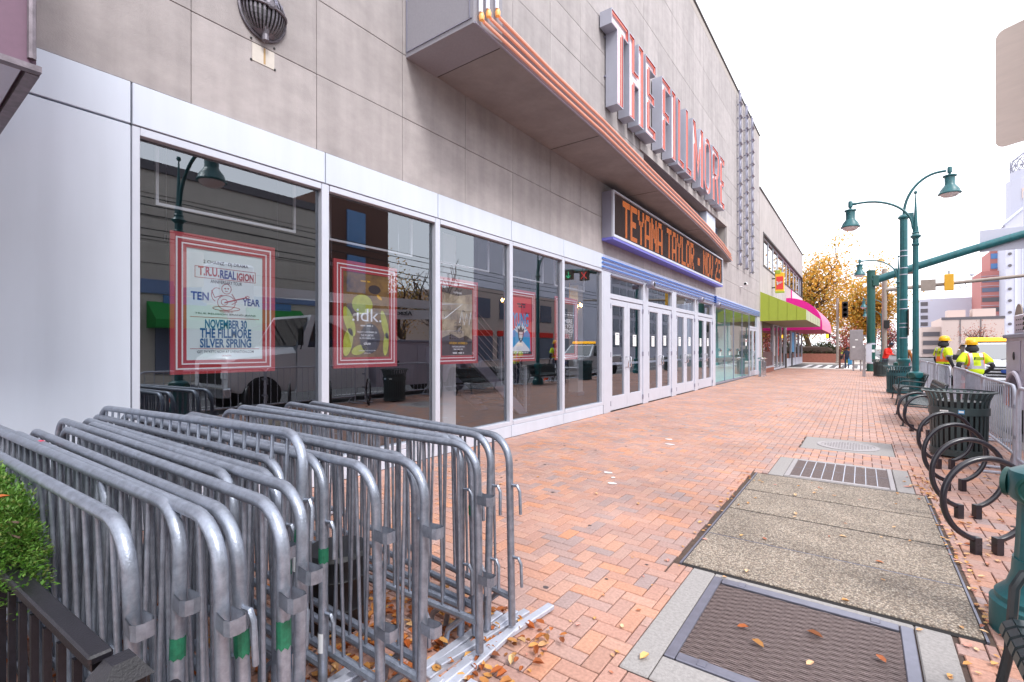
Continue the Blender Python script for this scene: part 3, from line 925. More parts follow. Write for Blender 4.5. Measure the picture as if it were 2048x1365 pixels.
# lilac header with three blue tubes
for (a, b) in ((10.205,12.9),(12.91,15.4),(15.41,17.95),(17.96,20.52),(20.53,24.4),(24.41,28.2),(28.21,31.2)):
    MB().cbox(XW-.04,a,3.335,XW+.02,b,3.70,.004).build('header_panel', 'lilac', TH)
for z in (3.60, 3.50, 3.40):
    for (a, b) in ((10.14,20.5),(20.62,31.15)):
        MB().tube([(XW+.02,a-.01,z),(XW+.05,a,z),(XW+.055,a+.06,z),(XW+.055,b-.06,z),(XW+.05,b,z),(XW+.02,b+.01,z)], .019, 8).build('blue_tube', 'neon_blue', TH, smooth=True)
MB().box(XW+.02,20.5,3.36,XW+.09,20.62,3.64).build('tube_joint_box', 'ink_blue', TH)
for y in (12.93, 17.97, 20.52):
    s_ = MB().lathe([(0,0),(.03,0),(.03,.05),(.085,.05),(.1,.08),(.1,.22),(.085,.24),(.0,.24)], 16, (XW+.02,y,3.27), ax='x').build('round_light', 'alu_grey', TH, smooth=True)
    MB().lathe([(.07,.241),(0,.243)], 16, (XW+.02,y,3.27), ax='x').build('lens', 'black', s_)
# ticket windows
for (a, b) in ((20.76,22.56),(22.58,24.37),(24.39,26.35),(26.37,28.2)):
    f = MB().cbox(XW-.07,a,.02,XW-.005,b,.09,.003).cbox(XW-.07,a,3.27,XW-.005,b,3.33,.003)
    f.box(XW-.045,b-.025,.09,XW-.006,b-.005,3.27)
    w_ = f.build('ticket_window', 'alu_grey', TH)
    MB().quad((XW-.03,a,.09),(XW-.03,b,.09),(XW-.03,b,3.27),(XW-.03,a,3.27)).build('pane', 'glass_teal', w_, fix=False)
    if a < 26:
        MB().box(XW-.33,a+.1,1.02,XW-.04,b-.1,1.10).box(XW-.3,a+.25,.92,XW-.06,b-.25,1.02).build('counter', 'counter', w_)
        MB().lathe([(.02,0),(.075,.02),(.08,.06),(.02,.09),(0,.09)], 14, (XW-.028,(a+b)/2,1.45), ax='x').build('speak_grille', 'chrome', w_)
        MB().box(XW-.034,(a+b)/2-.05,1.2,XW-.031,(a+b)/2+.2,1.42).build('notice', 'paper', w_)
tk = MB().use('ticket_wall')
tk.box(XW-1.5,20.76,0,XW-1.45,30.9,2.3)
tk.use('ticket_green').box(XW-1.5,20.76,2.3,XW-1.46,30.9,3.33).box(XW-1.45,20.76,3.34,XW-.05,30.9,3.38)
tk.use('ticket_wall').box(XW-1.45,20.7,0,XW-.08,20.755,3.33).box(XW-1.45,26.4,0,XW-.6,26.45,3.33)
tk.box(XW-1.45,20.76,-.01,XW-.05,30.9,.0).box(XW-.4,20.78,.03,XW-.36,26.3,.95)
tk.use('ticket_dark')
for y in (21.2, 22.9, 24.9): tk.box(XW-1.44,y,1.1,XW-1.40,y+.9,2.2)
tk.build('ticket_booth', None, TH)
sd = MB()
for (p, q) in ((28.22,29.3),(29.32,30.42)):
    sd.cbox(XW-.07,p,.02,XW-.012,p+.12,2.6,.003).cbox(XW-.07,q-.12,.02,XW-.012,q,2.6,.003).cbox(XW-.07,p+.12,2.48,XW-.012,q-.12,2.6,.003).cbox(XW-.07,p+.12,.02,XW-.012,q-.12,.3,.003)
sd.cbox(XW-.08,28.22,2.61,XW-.0,30.42,2.72,.003)
sd_ = sd.build('side_door', 'alu_frame', TH)
MB().quad((XW-.045,28.3,.2),(XW-.045,30.4,.2),(XW-.045,30.4,3.3),(XW-.045,28.3,3.3)).build('pane', 'glass_teal', sd_, fix=False)
for y in (29.2, 29.42): MB().tube([(XW-.01,y,1.05),(XW+.06,y,1.07),(XW+.06,y,1.33),(XW-.01,y,1.35)], .016, 8).build('handle', 'chrome', sd_, smooth=True)
MB().cbox(XW-.1,30.44,0,XW+.015,31.2,3.33,.005).build('entrance_post', 'alu_frame', TH)
MB().use('paper').box(XW-.025,27.2,1.65,XW-.02,27.5,2.0).use('ink_red').box(XW-.02,27.25,1.85,XW-.018,27.45,1.95).use('ink_dark').box(XW-.02,27.28,1.2,XW-.016,27.42,1.55).build('notice', None, TH)
# canopy : a shallow slab that tapers along the wall, its front carrying three neon tubes
CF = [(4.30,1.17),(6.1,1.10),(7.9,1.05),(10.8,.905),(14.0,.775),(17.0,.63),(20.0,.42),(22.9,.17)]
zs0, zs1 = 5.345, 5.70
cm = MB().use('soffit')
for i in range(len(CF)-1):
    (ya, da), (yb, db) = CF[i], CF[i+1]
    cm.use('soffit').quad((XW,ya,zs0),(XW,yb,zs0),(XW+db,yb,zs0),(XW+da,ya,zs0))
    cm.use('fascia').quad((XW,ya,zs1),(XW,yb,zs1),(XW+db,yb,zs1),(XW+da,ya,zs1))
    cm.quad((XW+da,ya,zs0),(XW+db,yb,zs0),(XW+db,yb,zs1),(XW+da,ya,zs1))
cm.use('fin').quad((XW,4.3,zs0),(XW+1.17,4.3,zs0),(XW+1.17,4.3,zs1),(XW,4.3,zs1)); cm.use('fascia').quad((XW,22.9,zs0),(XW+.17,22.9,zs0),(XW+.17,22.9,zs1),(XW,22.9,zs1))
cn = cm.build('canopy', None, TH)
for y in (4.85, 7.9, 11.5, 16): 
    d = next(da+(db-da)*(y-ya)/(yb-ya) for (ya,da),(yb,db) in zip(CF,CF[1:]) if ya <= y <= yb)
    MB().box(XW+.02,y-.004,zs0-.006,XW+d-.03,y+.004,zs0-.001).build('soffit_joint', 'dark_frame', cn)
e_ = MB(); 
e_.tube([(XW+d+.006,y,zs0+.005) for y,d in CF], .014, 6); e_.build('drip_edge', 'alu_grey', cn)
# upright fin at its near end
FNY = 4.84
MB().box(XW,4.28,5.34,XW+1.17,FNY,13.0).build('upright_fin', 'fin', TH)
MB().box(XW+.02,4.268,5.40,XW+.025,4.281,9).box(XW+.03,4.268,5.40,XW+1.15,4.281,5.408).box(XW+1.11,4.268,5.42,XW+1.116,4.281,9).build('fin_edge', 'alu_grey', TH)
for k, (dz, dy) in enumerate(((.05,.05),(.16,.18),(.27,.36))):
    path = [(XW+d+.05+(.0 if y > 4.4 else .0), y, zs0+dz) for y, d in CF]
    path[0] = (XW+1.17+.05, 4.30+dy+.06, zs0+dz)
    path[-1] = (XW+.17+.05, 22.85-.5*k*.3, zs0+dz)
    t_ = MB(); t_.tube(path, .021, 8); t_.build('neon_tube', 'neon_red', cn, smooth=True)
    t_ = MB(); t_.tube([(XW+1.22,4.30+dy,zs0+dz+.08),(XW+1.22,4.30+dy,12.9)], .024, 8); t_.build('neon_tube', 'letter_face', cn, smooth=True)
    MB().lathe([(0,-.05),(.03,-.03),(.035,.02),(.02,.06),(0,.06)], 10, (XW+1.22,4.30+dy+.02,zs0+dz+.03)).build('tube_end', 'neon_orange', cn, smooth=True)
# metal lattice screens
for y in (25.05, 26.65, 28.2):
    s_ = MB()
    for dy in (-.16, .16): s_.box(XW+.10,y+dy-.02,5.5,XW+.16,y+dy+.02,13.85)
    z = 5.55
    while z < 13.8:
        s_.tube([(XW+.13,y-.16,z),(XW+.13,y+.16,z+.58)], .016, 5); s_.tube([(XW+.13,y+.16,z),(XW+.13,y-.16,z+.58)], .016, 5)
        s_.box(XW+.0,y-.03,z-.02,XW+.10,y+.03,z+.02)
        z += .64
    sc_ = s_.build('lattice_screen', 'alu_grey', TH)
    z = 5.55; bm_ = None
    while z < 13.8:
        if bm_ is None:
            m_ = MB().hexa([(.12,-.22,-.01),(.22,-.22,.03),(.22,.22,.03),(.12,.22,-.01),(.12,-.22,.01),(.22,-.22,.05),(.22,.22,.05),(.12,.22,.01)]); m_.mats.append('alu_grey'); bm_ = m_.mesh('bracket')
        o = link('bracket', bm_, sc_); o.location = (XW-WL[TH.name][0], y-14, z)
        z += .64
# cctv camera
cc = thing('security_camera', 'small white security camera on a wall bracket above the ticket windows', 'camera', (XW, 25.6, 4.55))
MB().tube([(XW,25.6,4.55),(XW+.16,25.6,4.5),(XW+.26,25.6,4.58)], .025, 8).build('bracket', 'white', cc)
MB().lathe([(0,0),(.07,.0),(.09,.05),(.08,.28),(0,.30)], 12, (XW+.26,25.55,4.66), ax='y').build('housing', 'white', cc, smooth=True)
MB().lathe([(.06,-.01),(0,-.012)], 12, (XW+.26,25.55,4.66), ax='y').build('lens', 'black', cc)

# interior of the lobby
lob = MB()
lob.quad((-11,-3,.0),(-4.95,-3,.0),(-4.95,20.7,.0),(-11,20.7,.0))
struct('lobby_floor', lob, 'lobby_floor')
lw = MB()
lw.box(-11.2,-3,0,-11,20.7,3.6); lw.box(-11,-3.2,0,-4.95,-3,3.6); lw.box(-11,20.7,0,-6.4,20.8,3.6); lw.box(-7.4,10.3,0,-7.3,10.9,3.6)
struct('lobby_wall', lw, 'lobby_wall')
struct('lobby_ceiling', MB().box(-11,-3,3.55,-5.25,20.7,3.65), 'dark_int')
for (y, x) in ((6.25,-6.1),(2.2,-8.6),(13.8,-7.5)):
    c_ = thing('lobby_column', {6.25:'pale square column behind the third display window',2.2:'dim square column deep in the lobby behind the first window',13.8:'square lobby column behind the entrance doors'}[y], 'column', (x, y, 0))
    MB().cbox(x-.17,y-.17,.12,x+.17,y+.17,3.55,.01).build('shaft', 'white_paint', c_)
    MB().cbox(x-.2,y-.2,0,x+.2,y+.2,.12,.01).build('base', 'alu_grey', c_)
st = thing('staircase', 'grey steel staircase with cable railing seen through the fourth window', 'staircase', (-6.3, 8.3, 0))
MB().prism([(7.3,1.55),(7.3,1.25),(9.0,0.0),(9.35,0.0)], -6.42, -6.34, 'x').build('stringer', 'alu_grey', st)
MB().prism([(7.3,1.55),(7.3,1.25),(9.0,0.0),(9.35,0.0)], -7.62, -7.54, 'x').build('stringer', 'alu_grey', st)
for k in range(7): MB().box(-7.54,9.1-.27*k-.14,.18*(k+1)-.03,-6.42,9.1-.27*k+.14,.18*(k+1)).build('tread', 'dark_int', st)
for k in range(6):
    z = .12+.16*k
    MB().tube([(-6.36,9.3,.05+z),(-6.36,7.3,1.5+z)], .006, 5).build('cable', 'chrome', st)
for y in (9.25, 8.3, 7.35): MB().box(-6.39,y-.02,(9.3-y)*.72,-6.33,y+.02,(9.3-y)*.72+1.05).build('post', 'alu_frame', st)
for (x, y, z, n_, lab) in ((-7.6,10.6,2.75,7,'small brass chandelier of lit bulbs seen through the fourth window'),(-7.4,13.2,2.78,9,'wider brass chandelier of lit bulbs seen through the fifth window')):
    ch = thing('chandelier', lab, 'chandelier', (x,y,3.55))
    a_ = MB().tube([(x,y,3.55),(x,y,z)], .012, 6)
    for k in range(n_):
        t = 2*math.pi*k/n_
        a_.tube([(x,y,z),(x+.2*math.cos(t),y+.2*math.sin(t),z-.06),(x+.38*math.cos(t),y+.38*math.sin(t),z+.03)], .01, 5)
        MB().lathe([(0,0),(.022,.02),(.03,.05),(.012,.1),(0,.11)], 8, (x+.38*math.cos(t),y+.38*math.sin(t),z+.03)).build('bulb', 'bulb', ch)
    a_.build('frame', 'signal_yellow', ch)
# ================================================================ signs on the theatre
def inset(loop, d):
    n = len(loop); out = []
    for i in range(n):
        p0, p1, p2 = Vector(loop[i-1]), Vector(loop[i]), Vector(loop[(i+1) % n])
        e1 = (p1-p0).normalized(); e2 = (p2-p1).normalized()
        n1 = Vector((-e1.y, e1.x)); n2 = Vector((-e2.y, e2.x))
        b = n1+n2
        k = b.length_squared
        b = n1 if k < 1e-6 else b*(2/k)
        if b.length > 2.5: b = b.normalized()*2.5
        out.append(tuple(p1+b*d))
    return out
def fill2d(loops):
    cu = bpy.data.curves.new('fill', 'CURVE'); cu.dimensions = '2D'; cu.fill_mode = 'BOTH'
    for lp in loops:
        sp = cu.splines.new('POLY'); sp.points.add(len(lp)-1)
        for q, p in zip(sp.points, lp): q.co = (p[0], p[1], 0, 1)
        sp.use_cyclic_u = True
    ob = bpy.data.objects.new('fill', cu); COL.objects.link(ob)
    me = bpy.data.meshes.new_from_object(ob.evaluated_get(bpy.context.evaluated_depsgraph_get()))
    r = ([tuple(v.co) for v in me.vertices], [tuple(p.vertices) for p in me.polygons])
    bpy.data.objects.remove(ob); bpy.data.curves.remove(cu); bpy.data.meshes.remove(me)
    return r
def glyph(ch, w, h, s):
    a = s
    if ch == 'T': return [[(0,h-a*1.0),((w-s)/2,h-a),((w-s)/2,0),((w+s)/2,0),((w+s)/2,h-a),(w,h-a),(w,h),(0,h)]]
    if ch == 'H':
        m = h*.52; t = a*.5
        return [[(0,0),(s,0),(s,m-t),(w-s,m-t),(w-s,0),(w,0),(w,h),(w-s,h),(w-s,m+t),(s,m+t),(s,h),(0,h)]]
    if ch == 'E':
        m = h*.5; t = a*.42; k = w*.86
        return [[(0,0),(w,0),(w,a*.9),(s,a*.9),(s,m-t),(k,m-t),(k,m+t),(s,m+t),(s,h-a*.9),(w,h-a*.9),(w,h),(0,h)]]
    if ch == 'F':
        m = h*.5; t = a*.42; k = w*.86
        return [[(0,0),(s,0),(s,m-t),(k,m-t),(k,m+t),(s,m+t),(s,h-a*.9),(w,h-a*.9),(w,h),(0,h)]]
    if ch == 'I': return [[(0,0),(w,0),(w,h),(0,h)]]
    if ch == 'L': return [[(0,0),(w,0),(w,a*.9),(s,a*.9),(s,h),(0,h)]]
    if ch == 'M':
        c = w/2
        return [[(0,0),(s,0),(s,h*.62),(c,h*.1),(w-s,h*.62),(w-s,0),(w,0),(w,h),(w-s*.95,h),(c,h*.42),(s*.95,h),(0,h)]]
    if ch == 'O':
        out, inn = [], []
        r = w/2; ri = w/2-s*.85
        for k in range(24):
            t = 2*math.pi*k/24; sn = math.sin(t)
            out.append((r+r*math.cos(t), (h-r*1.1 if sn > 0 else r*1.1)+r*1.1*sn))
        for k in range(24):
            t = -2*math.pi*k/24; sn = math.sin(t)
            inn.append((r+ri*math.cos(t), (h-r*1.1 if sn > 0 else r*1.1)+ri*1.1*sn))
        return [out, inn]
    if ch == 'R':
        k = h*.47
        return [[(0,0),(s,0),(s,k-a*.3),(w*.5,k-a*.3),(w-s,0),(w,0),(w*.76,k),(w*.97,k+.12*h),(w,h*.74),(w*.97,h*.9),(w*.8,h),(0,h)],
                [(s,h-a*.8),(w*.7,h-a*.8),(w-s*.85,h*.82),(w-s*.85,h*.68),(w*.62,k+a*.35),(s,k+a*.35)]]
FS = thing('letter_sign', 'tall channel letters outlined in red neon spelling THE FILLMORE high on the wall', 'sign', (XW, 10, 7))
LET = [('T',10.0,10.96),('H',11.02,11.95),('E',12.1,12.85),('F',13.35,14.09),('I',14.2,14.58),('L',14.78,15.43),('L',15.60,16.23),('M',16.38,17.68),('O',17.86,18.75),('R',18.98,20.05),('E',20.18,20.92)]
ZB, HL = 7.13, 2.03
for ch, a, b in LET:
    w = b-a; s = min(.34, w*.40) if ch not in 'MO' else w*.27
    loops = glyph(ch, w, HL, s)
    X0, X1, XF = XW+.03, XW+.32, XW+.255
    P3 = lambda p, x: (x, a+p[0], ZB+p[1])
    sh = MB().use('letter_side')
    for lp in loops:
        n = len(lp); il = inset(lp, .02)
        for i in range(n):
            j = (i+1) % n
            sh.use('letter_side').quad(P3(lp[i],X0),P3(lp[j],X0),P3(lp[j],X1),P3(lp[i],X1))
            sh.quad(P3(lp[i],X1),P3(lp[j],X1),P3(il[j],X1),P3(il[i],X1))
            sh.use('letter_rim_glow').quad(P3(il[i],X1),P3(il[j],X1),P3(il[j],XF),P3(il[i],XF))
    bod = sh.build('letter', None, FS, fix=False)
    vs, fs = fill2d(loops)
    fm = MB(); fm.v = [P3(v, XF) for v in vs]
    for f in fs: fm.face(f)
    fm.build('letter_face', 'letter_face', bod, fix=False)
    bk = MB(); bk.v = [P3(v, X0) for v in vs]
    for f in fs: bk.face(f)
    bk.build('letter_back', 'letter_side', bod, fix=False)
    tb = MB()
    for lp in loops: tb.tube([P3(p, XF+.04) for p in inset(lp, .055)], .013, 6, closed=True)
    tb.build('neon_outline', 'neon_pink', bod, smooth=True)
    MB().tube([(XW-.02,a+w*.3,ZB+HL*.35),(XW+.04,a+w*.3,ZB+HL*.35)], .02, 6).tube([(XW-.02,a+w*.3,ZB+HL*.8),(XW+.04,a+w*.3,ZB+HL*.8)], .02, 6).build('stand_off', 'alu_grey', bod)

# ---- LED message board
LB = thing('led_sign', 'long black LED message board with orange letters under the canopy', 'sign', (XW, 15.5, 4))
XL = XW+.28; y0, y1, z0, z1 = 10.15, 20.75, 4.0, 5.12
cs = MB().use('alu_grey')
cs.box(XW+.01,y0,z0+.06,XL-.03,y1,z1)
cs.use('board_violet').box(XW+.01,y0,z0,XL+.01,y1,z0+.058)  # violet colour along the bottom of the casing
cs.use('alu_frame').box(XL-.03,y0,z1-.035,XL+.02,y1,z1+.004).box(XL-.03,y0,z0+.06,XL+.02,y0+.05,z1-.035).box(XL-.03,y1-.05,z0+.06,XL+.02,y1,z1-.035).box(XL-.03,y0+.05,z0+.06,XL+.02,y1-.05,z0+.12)
cs.build('casing', None, LB)
MB().box(XL-.031,y0+.05,z0+.12,XL-.022,y1-.05,z1-.035).build('screen', 'black_led', LB)
FONT = {'T':['11111','00100','00100','00100','00100','00100','00100'],'E':['11111','10000','10000','11110','10000','10000','11111'],'Y':['10001','10001','01010','00100','00100','00100','00100'],
'A':['01110','10001','10001','10001','11111','10001','10001'],'N':['10001','11001','10101','10101','10011','10001','10001'],'L':['10000','10000','10000','10000','10000','10000','11111'],'O':['01110','10001','10001','10001','10001','10001','01110'],
'R':['11110','10001','10001','11110','10100','10010','10001'],'-':['00000','00000','00000','01110','01110','00000','00000'],'V':['10001','10001','10001','10001','01010','01010','00100'],'2':['01110','10001','00001','00110','01000','10000','11111'],'3':['11110','00001','00001','01110','00001','00001','11110'],' ':['000']*7}
msg = 'TEYANA TAYLOR - NOV 23'
cols = []
for c in msg:
    g = FONT[c]
    for q in range(len(g[0])): cols.append([g[r][q] for r in range(7)])
    cols.append(['0']*7)
ya, yb = y0+.62, y1-.12
cw_ = (yb-ya)/len(cols)
rows = 32; rh = (z1-.06-(z0+.14))/rows
on = MB(); sl = MB()
for r in range(rows):
    zc = z1-.06-(r+.5)*rh
    sl.box(XL-.022,y0+.05,zc+rh*.28,XL-.008,y1-.05,zc+rh*.46)
    fr_ = int((r-1)/4.3)
    if 0 <= fr_ < 7 and 1 <= r < 31:
        q = 0
        while q < len(cols):
            if cols[q][fr_] == '1':
                e = q
                while e < len(cols) and cols[e][fr_] == '1': e += 1
                on.box(XL-.022,ya+q*cw_-.012,zc-rh*.26,XL-.017,ya+e*cw_+.012,zc+rh*.2)
                q = e
            else: q += 1
on.build('lettering', 'led_on', LB, fix=False)
sl.build('louvres', 'led_slat', LB, fix=False)

# ---- alarm bell
AB = thing('alarm_bell', 'dark cast-metal alarm bell hood with vertical slots high on the stone wall', 'bell', (XW, 2.43, 5.0))
bc = Vector((XW, 2.41, 4.87)); RY, RZ, RX = .22, .255, .16
def bellp(u, v, k=1.0):   # u: -pi/2..pi/2 across, v: -pi/2..pi/2 up
    return (bc.x+RX*k*math.cos(u)*math.cos(v), bc.y+RY*k*math.sin(u)*math.cos(v), bc.z+RZ*k*math.sin(v))
bb = MB().use('bell')
NU, NV = 32, 16
for i in range(NU):
    for j in range(NV):
        u0, u1 = -math.pi/2+math.pi*i/NU, -math.pi/2+math.pi*(i+1)/NU
        v0, v1 = -math.pi/2+math.pi*j/NV, -math.pi/2+math.pi*(j+1)/NV
        slot = (2 <= i < NU-2) and i % 2 == 0 and 3 <= j < 8
        bb.use('black' if slot else 'bell')
        k = .94 if slot else 1
        bb.quad(bellp(u0,v0,k),bellp(u1,v0,k),bellp(u1,v1,k),bellp(u0,v1,k))
bb.build('hood', None, AB, fix=False)
rm = MB(); rm.tube([bellp(-math.pi/2+math.pi*k/20, .04, 1.04) for k in range(21)], .014, 6)
rm.tube([(bc.x+.012, bc.y+RY*1.03*math.cos(2*math.pi*k/32), bc.z+RZ*1.03*math.sin(2*math.pi*k/32)) for k in range(32)], .016, 6, closed=True)
rm.build('rim_bands', 'bell', AB, smooth=True)
MB().lathe([(.04,0),(.045,.02),(.025,.03),(0,.03)], 12, (bc.x+RX,bc.y,bc.z+.02), ax='x').build('boss', 'bell', AB)
MB().lathe([(0,-.06),(.035,-.04),(.03,.02),(.05,.08),(0,.1)], 10, (bc.x+.06,bc.y,bc.z-RZ)).build('drip_spout', 'bell', AB)
lt = MB()
for k, c in enumerate('ALARM'):
    u = -.66+.33*k; p = bellp(u, .32, 1.03)
    Mx = Matrix.Rotation(u*.9,4,'Z') @ Matrix.Rotation(-.3,4,'Y') @ FACE_X
    text(lt, c, p, .06, .085, Mx, bold=.03)
lt.build('lettering', 'alu_grey', AB, fix=False)
pt = MB().use('stone_patch').box(XW-.002,2.31,4.36,XW+.004,2.53,4.533)
pt.use('rust').box(XW+.004,2.42,4.37,XW+.005,2.44,4.53)
pt.build('patched_stone', None, TH)
bh = MB()
for (y, z) in ((2.30,4.36),(2.535,4.365),(2.30,4.57),(2.53,4.58)): bh.lathe([(.011,0),(.011,.006),(0,.006)], 8, (XW,y,z), ax='x')
bh.build('bolt_heads', 'black', TH)

# ---- neighbour's box sign at the upper left corner
BS = thing('box_sign', 'purple projecting box sign with a metal-trimmed underside at upper left', 'sign', (-3.3, -.6, 3))
MB().use('sign_purple').box(-4.8,-2.6,2.92,-3.32,.535,5.4).build('cabinet', None, BS)
MB().box(-3.32,-2.6,2.915,-3.30,.51,5.4).build('face_panel', 'sign_purple', BS)
MB().tube([(-3.295,.515,2.94),(-3.29,.515,3.3),(-3.297,.517,3.45),(-3.29,.515,3.6),(-3.295,.515,5.4)], .017, 8).build('corner_trim', 'sign_edge', BS, smooth=True)
u_ = MB().box(-3.335,-2.6,2.885,-3.285,.55,2.914).box(-4.8,.50,2.882,-3.336,.55,2.914)
u_.build('edge_trim', 'sign_edge', BS)
MB().box(-4.78,-2.5,2.892,-3.345,.485,2.914).build('underside', 'sign_under', BS)
for (x, y) in ((-3.42,.36),(-3.42,.18),(-3.8,.40)): MB().lathe([(.012,0),(.012,.012),(0,.013)], 8, (x,y,2.888)).build('screw', 'black', BS)
MB().lathe([(.16,0),(.16,.012),(.085,.012),(.085,0),(.16,0)], 28, (-3.298,.215,3.27), ax='x').build('lettering', 'white', BS)

# ================================================================ framed posters behind the glass
XP = -5.25
def poster(y0, label, paper='poster_paper'):
    y1, z0, z1 = y0+.995, 1.27, 2.63
    t = thing('framed_poster', label, 'poster', (XP, (y0+y1)/2, z0), 'framed posters hanging in the display windows')
    f = MB()
    def fr(o, wd, x, key):
        f.use(key)
        a, b, c, d = y0+o, y1-o, z0+o, z1-o
        f.box(XP-.02,a,c,x,a+wd,d).box(XP-.02,b-wd,c,x,b,d).box(XP-.02,a+wd,d-wd,x,b-wd,d).box(XP-.02,a+wd,c,x,b-wd,c+wd)
    fr(0, .045, XP+.004, 'poster_red'); fr(.045, .014, XP+.006, 'poster_white'); fr(.059, .034, XP+.004, 'poster_red'); fr(.093, .012, XP+.006, 'poster_white'); fr(.105, .03, XP+.004, 'poster_red')
    f.build('frame', None, t)
    MB().box(XP-.02,y0+.135,z0+.135,XP-.004,y1-.135,z1-.135).build('sheet', paper, t)
    for y in (y0-.03, y1+.03):
        MB().tube([(XP,y,z1-.02),(XP,y,3.54)], .0025, 4).build('hanging_wire', 'chrome', t)
        MB().tube([(XP,y-.01,z1-.05),(XP,y-.012,z1-.1),(XP,y+.012,z1-.1),(XP,y+.01,z1-.05)], .004, 5, closed=True).build('hook', 'chrome', t)
    return t, (y0+y1)/2, XP-.0035
def lines(t, key, items, x, **k):
    m = MB()
    for (s, y, z, w, h, b) in items:
        if s == '#':      # print too small to read in the photograph: a row of short strokes
            q = y-w/2; n_ = 0
            while q < y+w/2-h*.5:
                l_ = h*(.55, .8, .45, .7)[n_ % 4]
                if n_ % 6 != 5: m.box(x,q,z-h/2,x+.001,min(q+l_,y+w/2),z+h/2)
                q += l_+h*.22; n_ += 1
            continue
        text(m, s, (x,y,z), w, h, FACE_X, bold=b)
    m.build('lettering', key, t, fix=False)
# poster 1
t, c, x = poster(1.75, 'red framed white concert poster with blue and red lettering in the first window')
lines(t, 'ink_dark', [('2 CHAINZ · DJ DRAMA',c,2.375,.43,.042,.012),('ANNIVERSARY TOUR',c,2.19,.30,.034,.01),('TRUE RELIGION BRAND JEANS',c,1.863,.58,.022,.006),('GET TICKETS NOW AT LIVENATION.COM',c,1.485,.54,.026,.008)], x)
lines(t, 'ink_red', [('T.R.U.',c-.165,2.285,.19,.092,.03),('IGION',c+.185,2.265,.17,.08,.03),('PRESENTED BY',c,1.892,.13,.016,.004),('LIVE NATION',c,1.445,.09,.016,.006)], x)
lines(t, 'ink_blue', [('REAL',c+.015,2.272,.155,.085,.03),('TEN',c-.245,2.035,.16,.08,.03),('YEAR',c+.245,2.005,.18,.075,.03)], x)
lines(t, 'ink_teal', [('NOVEMBER 30',c,1.765,.40,.09,.03),('THE FILLMORE',c,1.672,.49,.098,.03),('SILVER SPRING',c,1.572,.49,.092,.03)], x)
b = MB().use('ink_red').box(x,c-.33,1.826,x+.001,c+.33,1.831).box(x,c-.33,1.513,x+.001,c+.33,1.518)
for (q0, q1, w0, w1) in ((-.29,.29,2.325,2.33),(-.29,.29,2.215,2.22),(-.29,-.285,2.22,2.325),(.285,.29,2.22,2.325)): b.box(x,c+q0,w0,x+.001,c+q1,w1)
b.build('rules', None, t)
e = MB()
def ell(y, z, ry, rz, a0=0, a1=360, r=.003): e.tube([(x,c+y+ry*math.cos(R(a0+(a1-a0)*k/20)),z+rz*math.sin(R(a0+(a1-a0)*k/20))) for k in range(21)], r, 4)
ell(0,2.125,.045,.05); ell(0,1.985,.085,.075); ell(-.02,1.99,.03,.03); ell(0,1.925,.13,.022); ell(-.09,2.06,.05,.07,60,250)
ell(-.012,2.13,.006,.004); ell(.016,2.13,.006,.004); ell(.0,2.105,.012,.004,180,360)
e.tube([(x,c-.02,1.985),(x,c+.2,2.055)], .006, 4); e.tube([(x,c-.14,2.1),(x,c-.11,2.03),(x,c-.04,2.06)], .004, 4); e.tube([(x,c+.05,2.08),(x,c+.1,2.0),(x,c+.05,1.97)], .004, 4)
ell(.205,2.057,.02,.012)
e.build('drawing', 'ink_red', t, fix=False)
# poster 2
t, c, x = poster(3.475, 'red framed poster of yellow-green shapes with white idk lettering in the second window', 'p2_bg')
g = MB().use('p2_green')
def blob(y, z, ry, rz, k=18, rot=0):
    g.poly([(x,c+y+ry*math.cos(2*math.pi*q/k)*math.cos(rot)-rz*math.sin(2*math.pi*q/k)*math.sin(rot),z+ry*math.cos(2*math.pi*q/k)*math.sin(rot)+rz*math.sin(2*math.pi*q/k)*math.cos(rot)) for q in range(k)])
blob(-.07,2.09,.16,.13); blob(-.27,1.86,.07,.2,rot=.35); blob(-.29,1.6,.07,.18,rot=-.2); blob(.29,1.84,.05,.2,rot=.25); blob(.31,1.58,.045,.16,rot=-.1); blob(-.12,1.5,.12,.06,rot=.3)
g.use('hard_hat'); blob(.2,2.2,.05,.02,rot=-.6)
g.use('hoodie'); blob(.05,1.65,.16,.2); blob(.12,2.3,.1,.06)
g.build('artwork', None, t, fix=False)
x += .002
lines(t, 'white', [('.idk.',c,1.955,.46,.17,.0),('#',c,1.815,.2,.018,.006),('FRIDAY, NOVEMBER 26',c,1.73,.31,.026,.01),('THE FILLMORE',c,1.69,.2,.026,.01),('SILVER SPRING, MD',c,1.65,.24,.022,.01),('clue',c,1.585,.11,.04,.02),('LIVENATION.COM',c,1.49,.26,.016,.006),('LIVE NATION',c,1.455,.1,.016,.008)], x)
lines(t, 'hard_hat', [('#',c-.02,2.395,.16,.02,.008)], x)
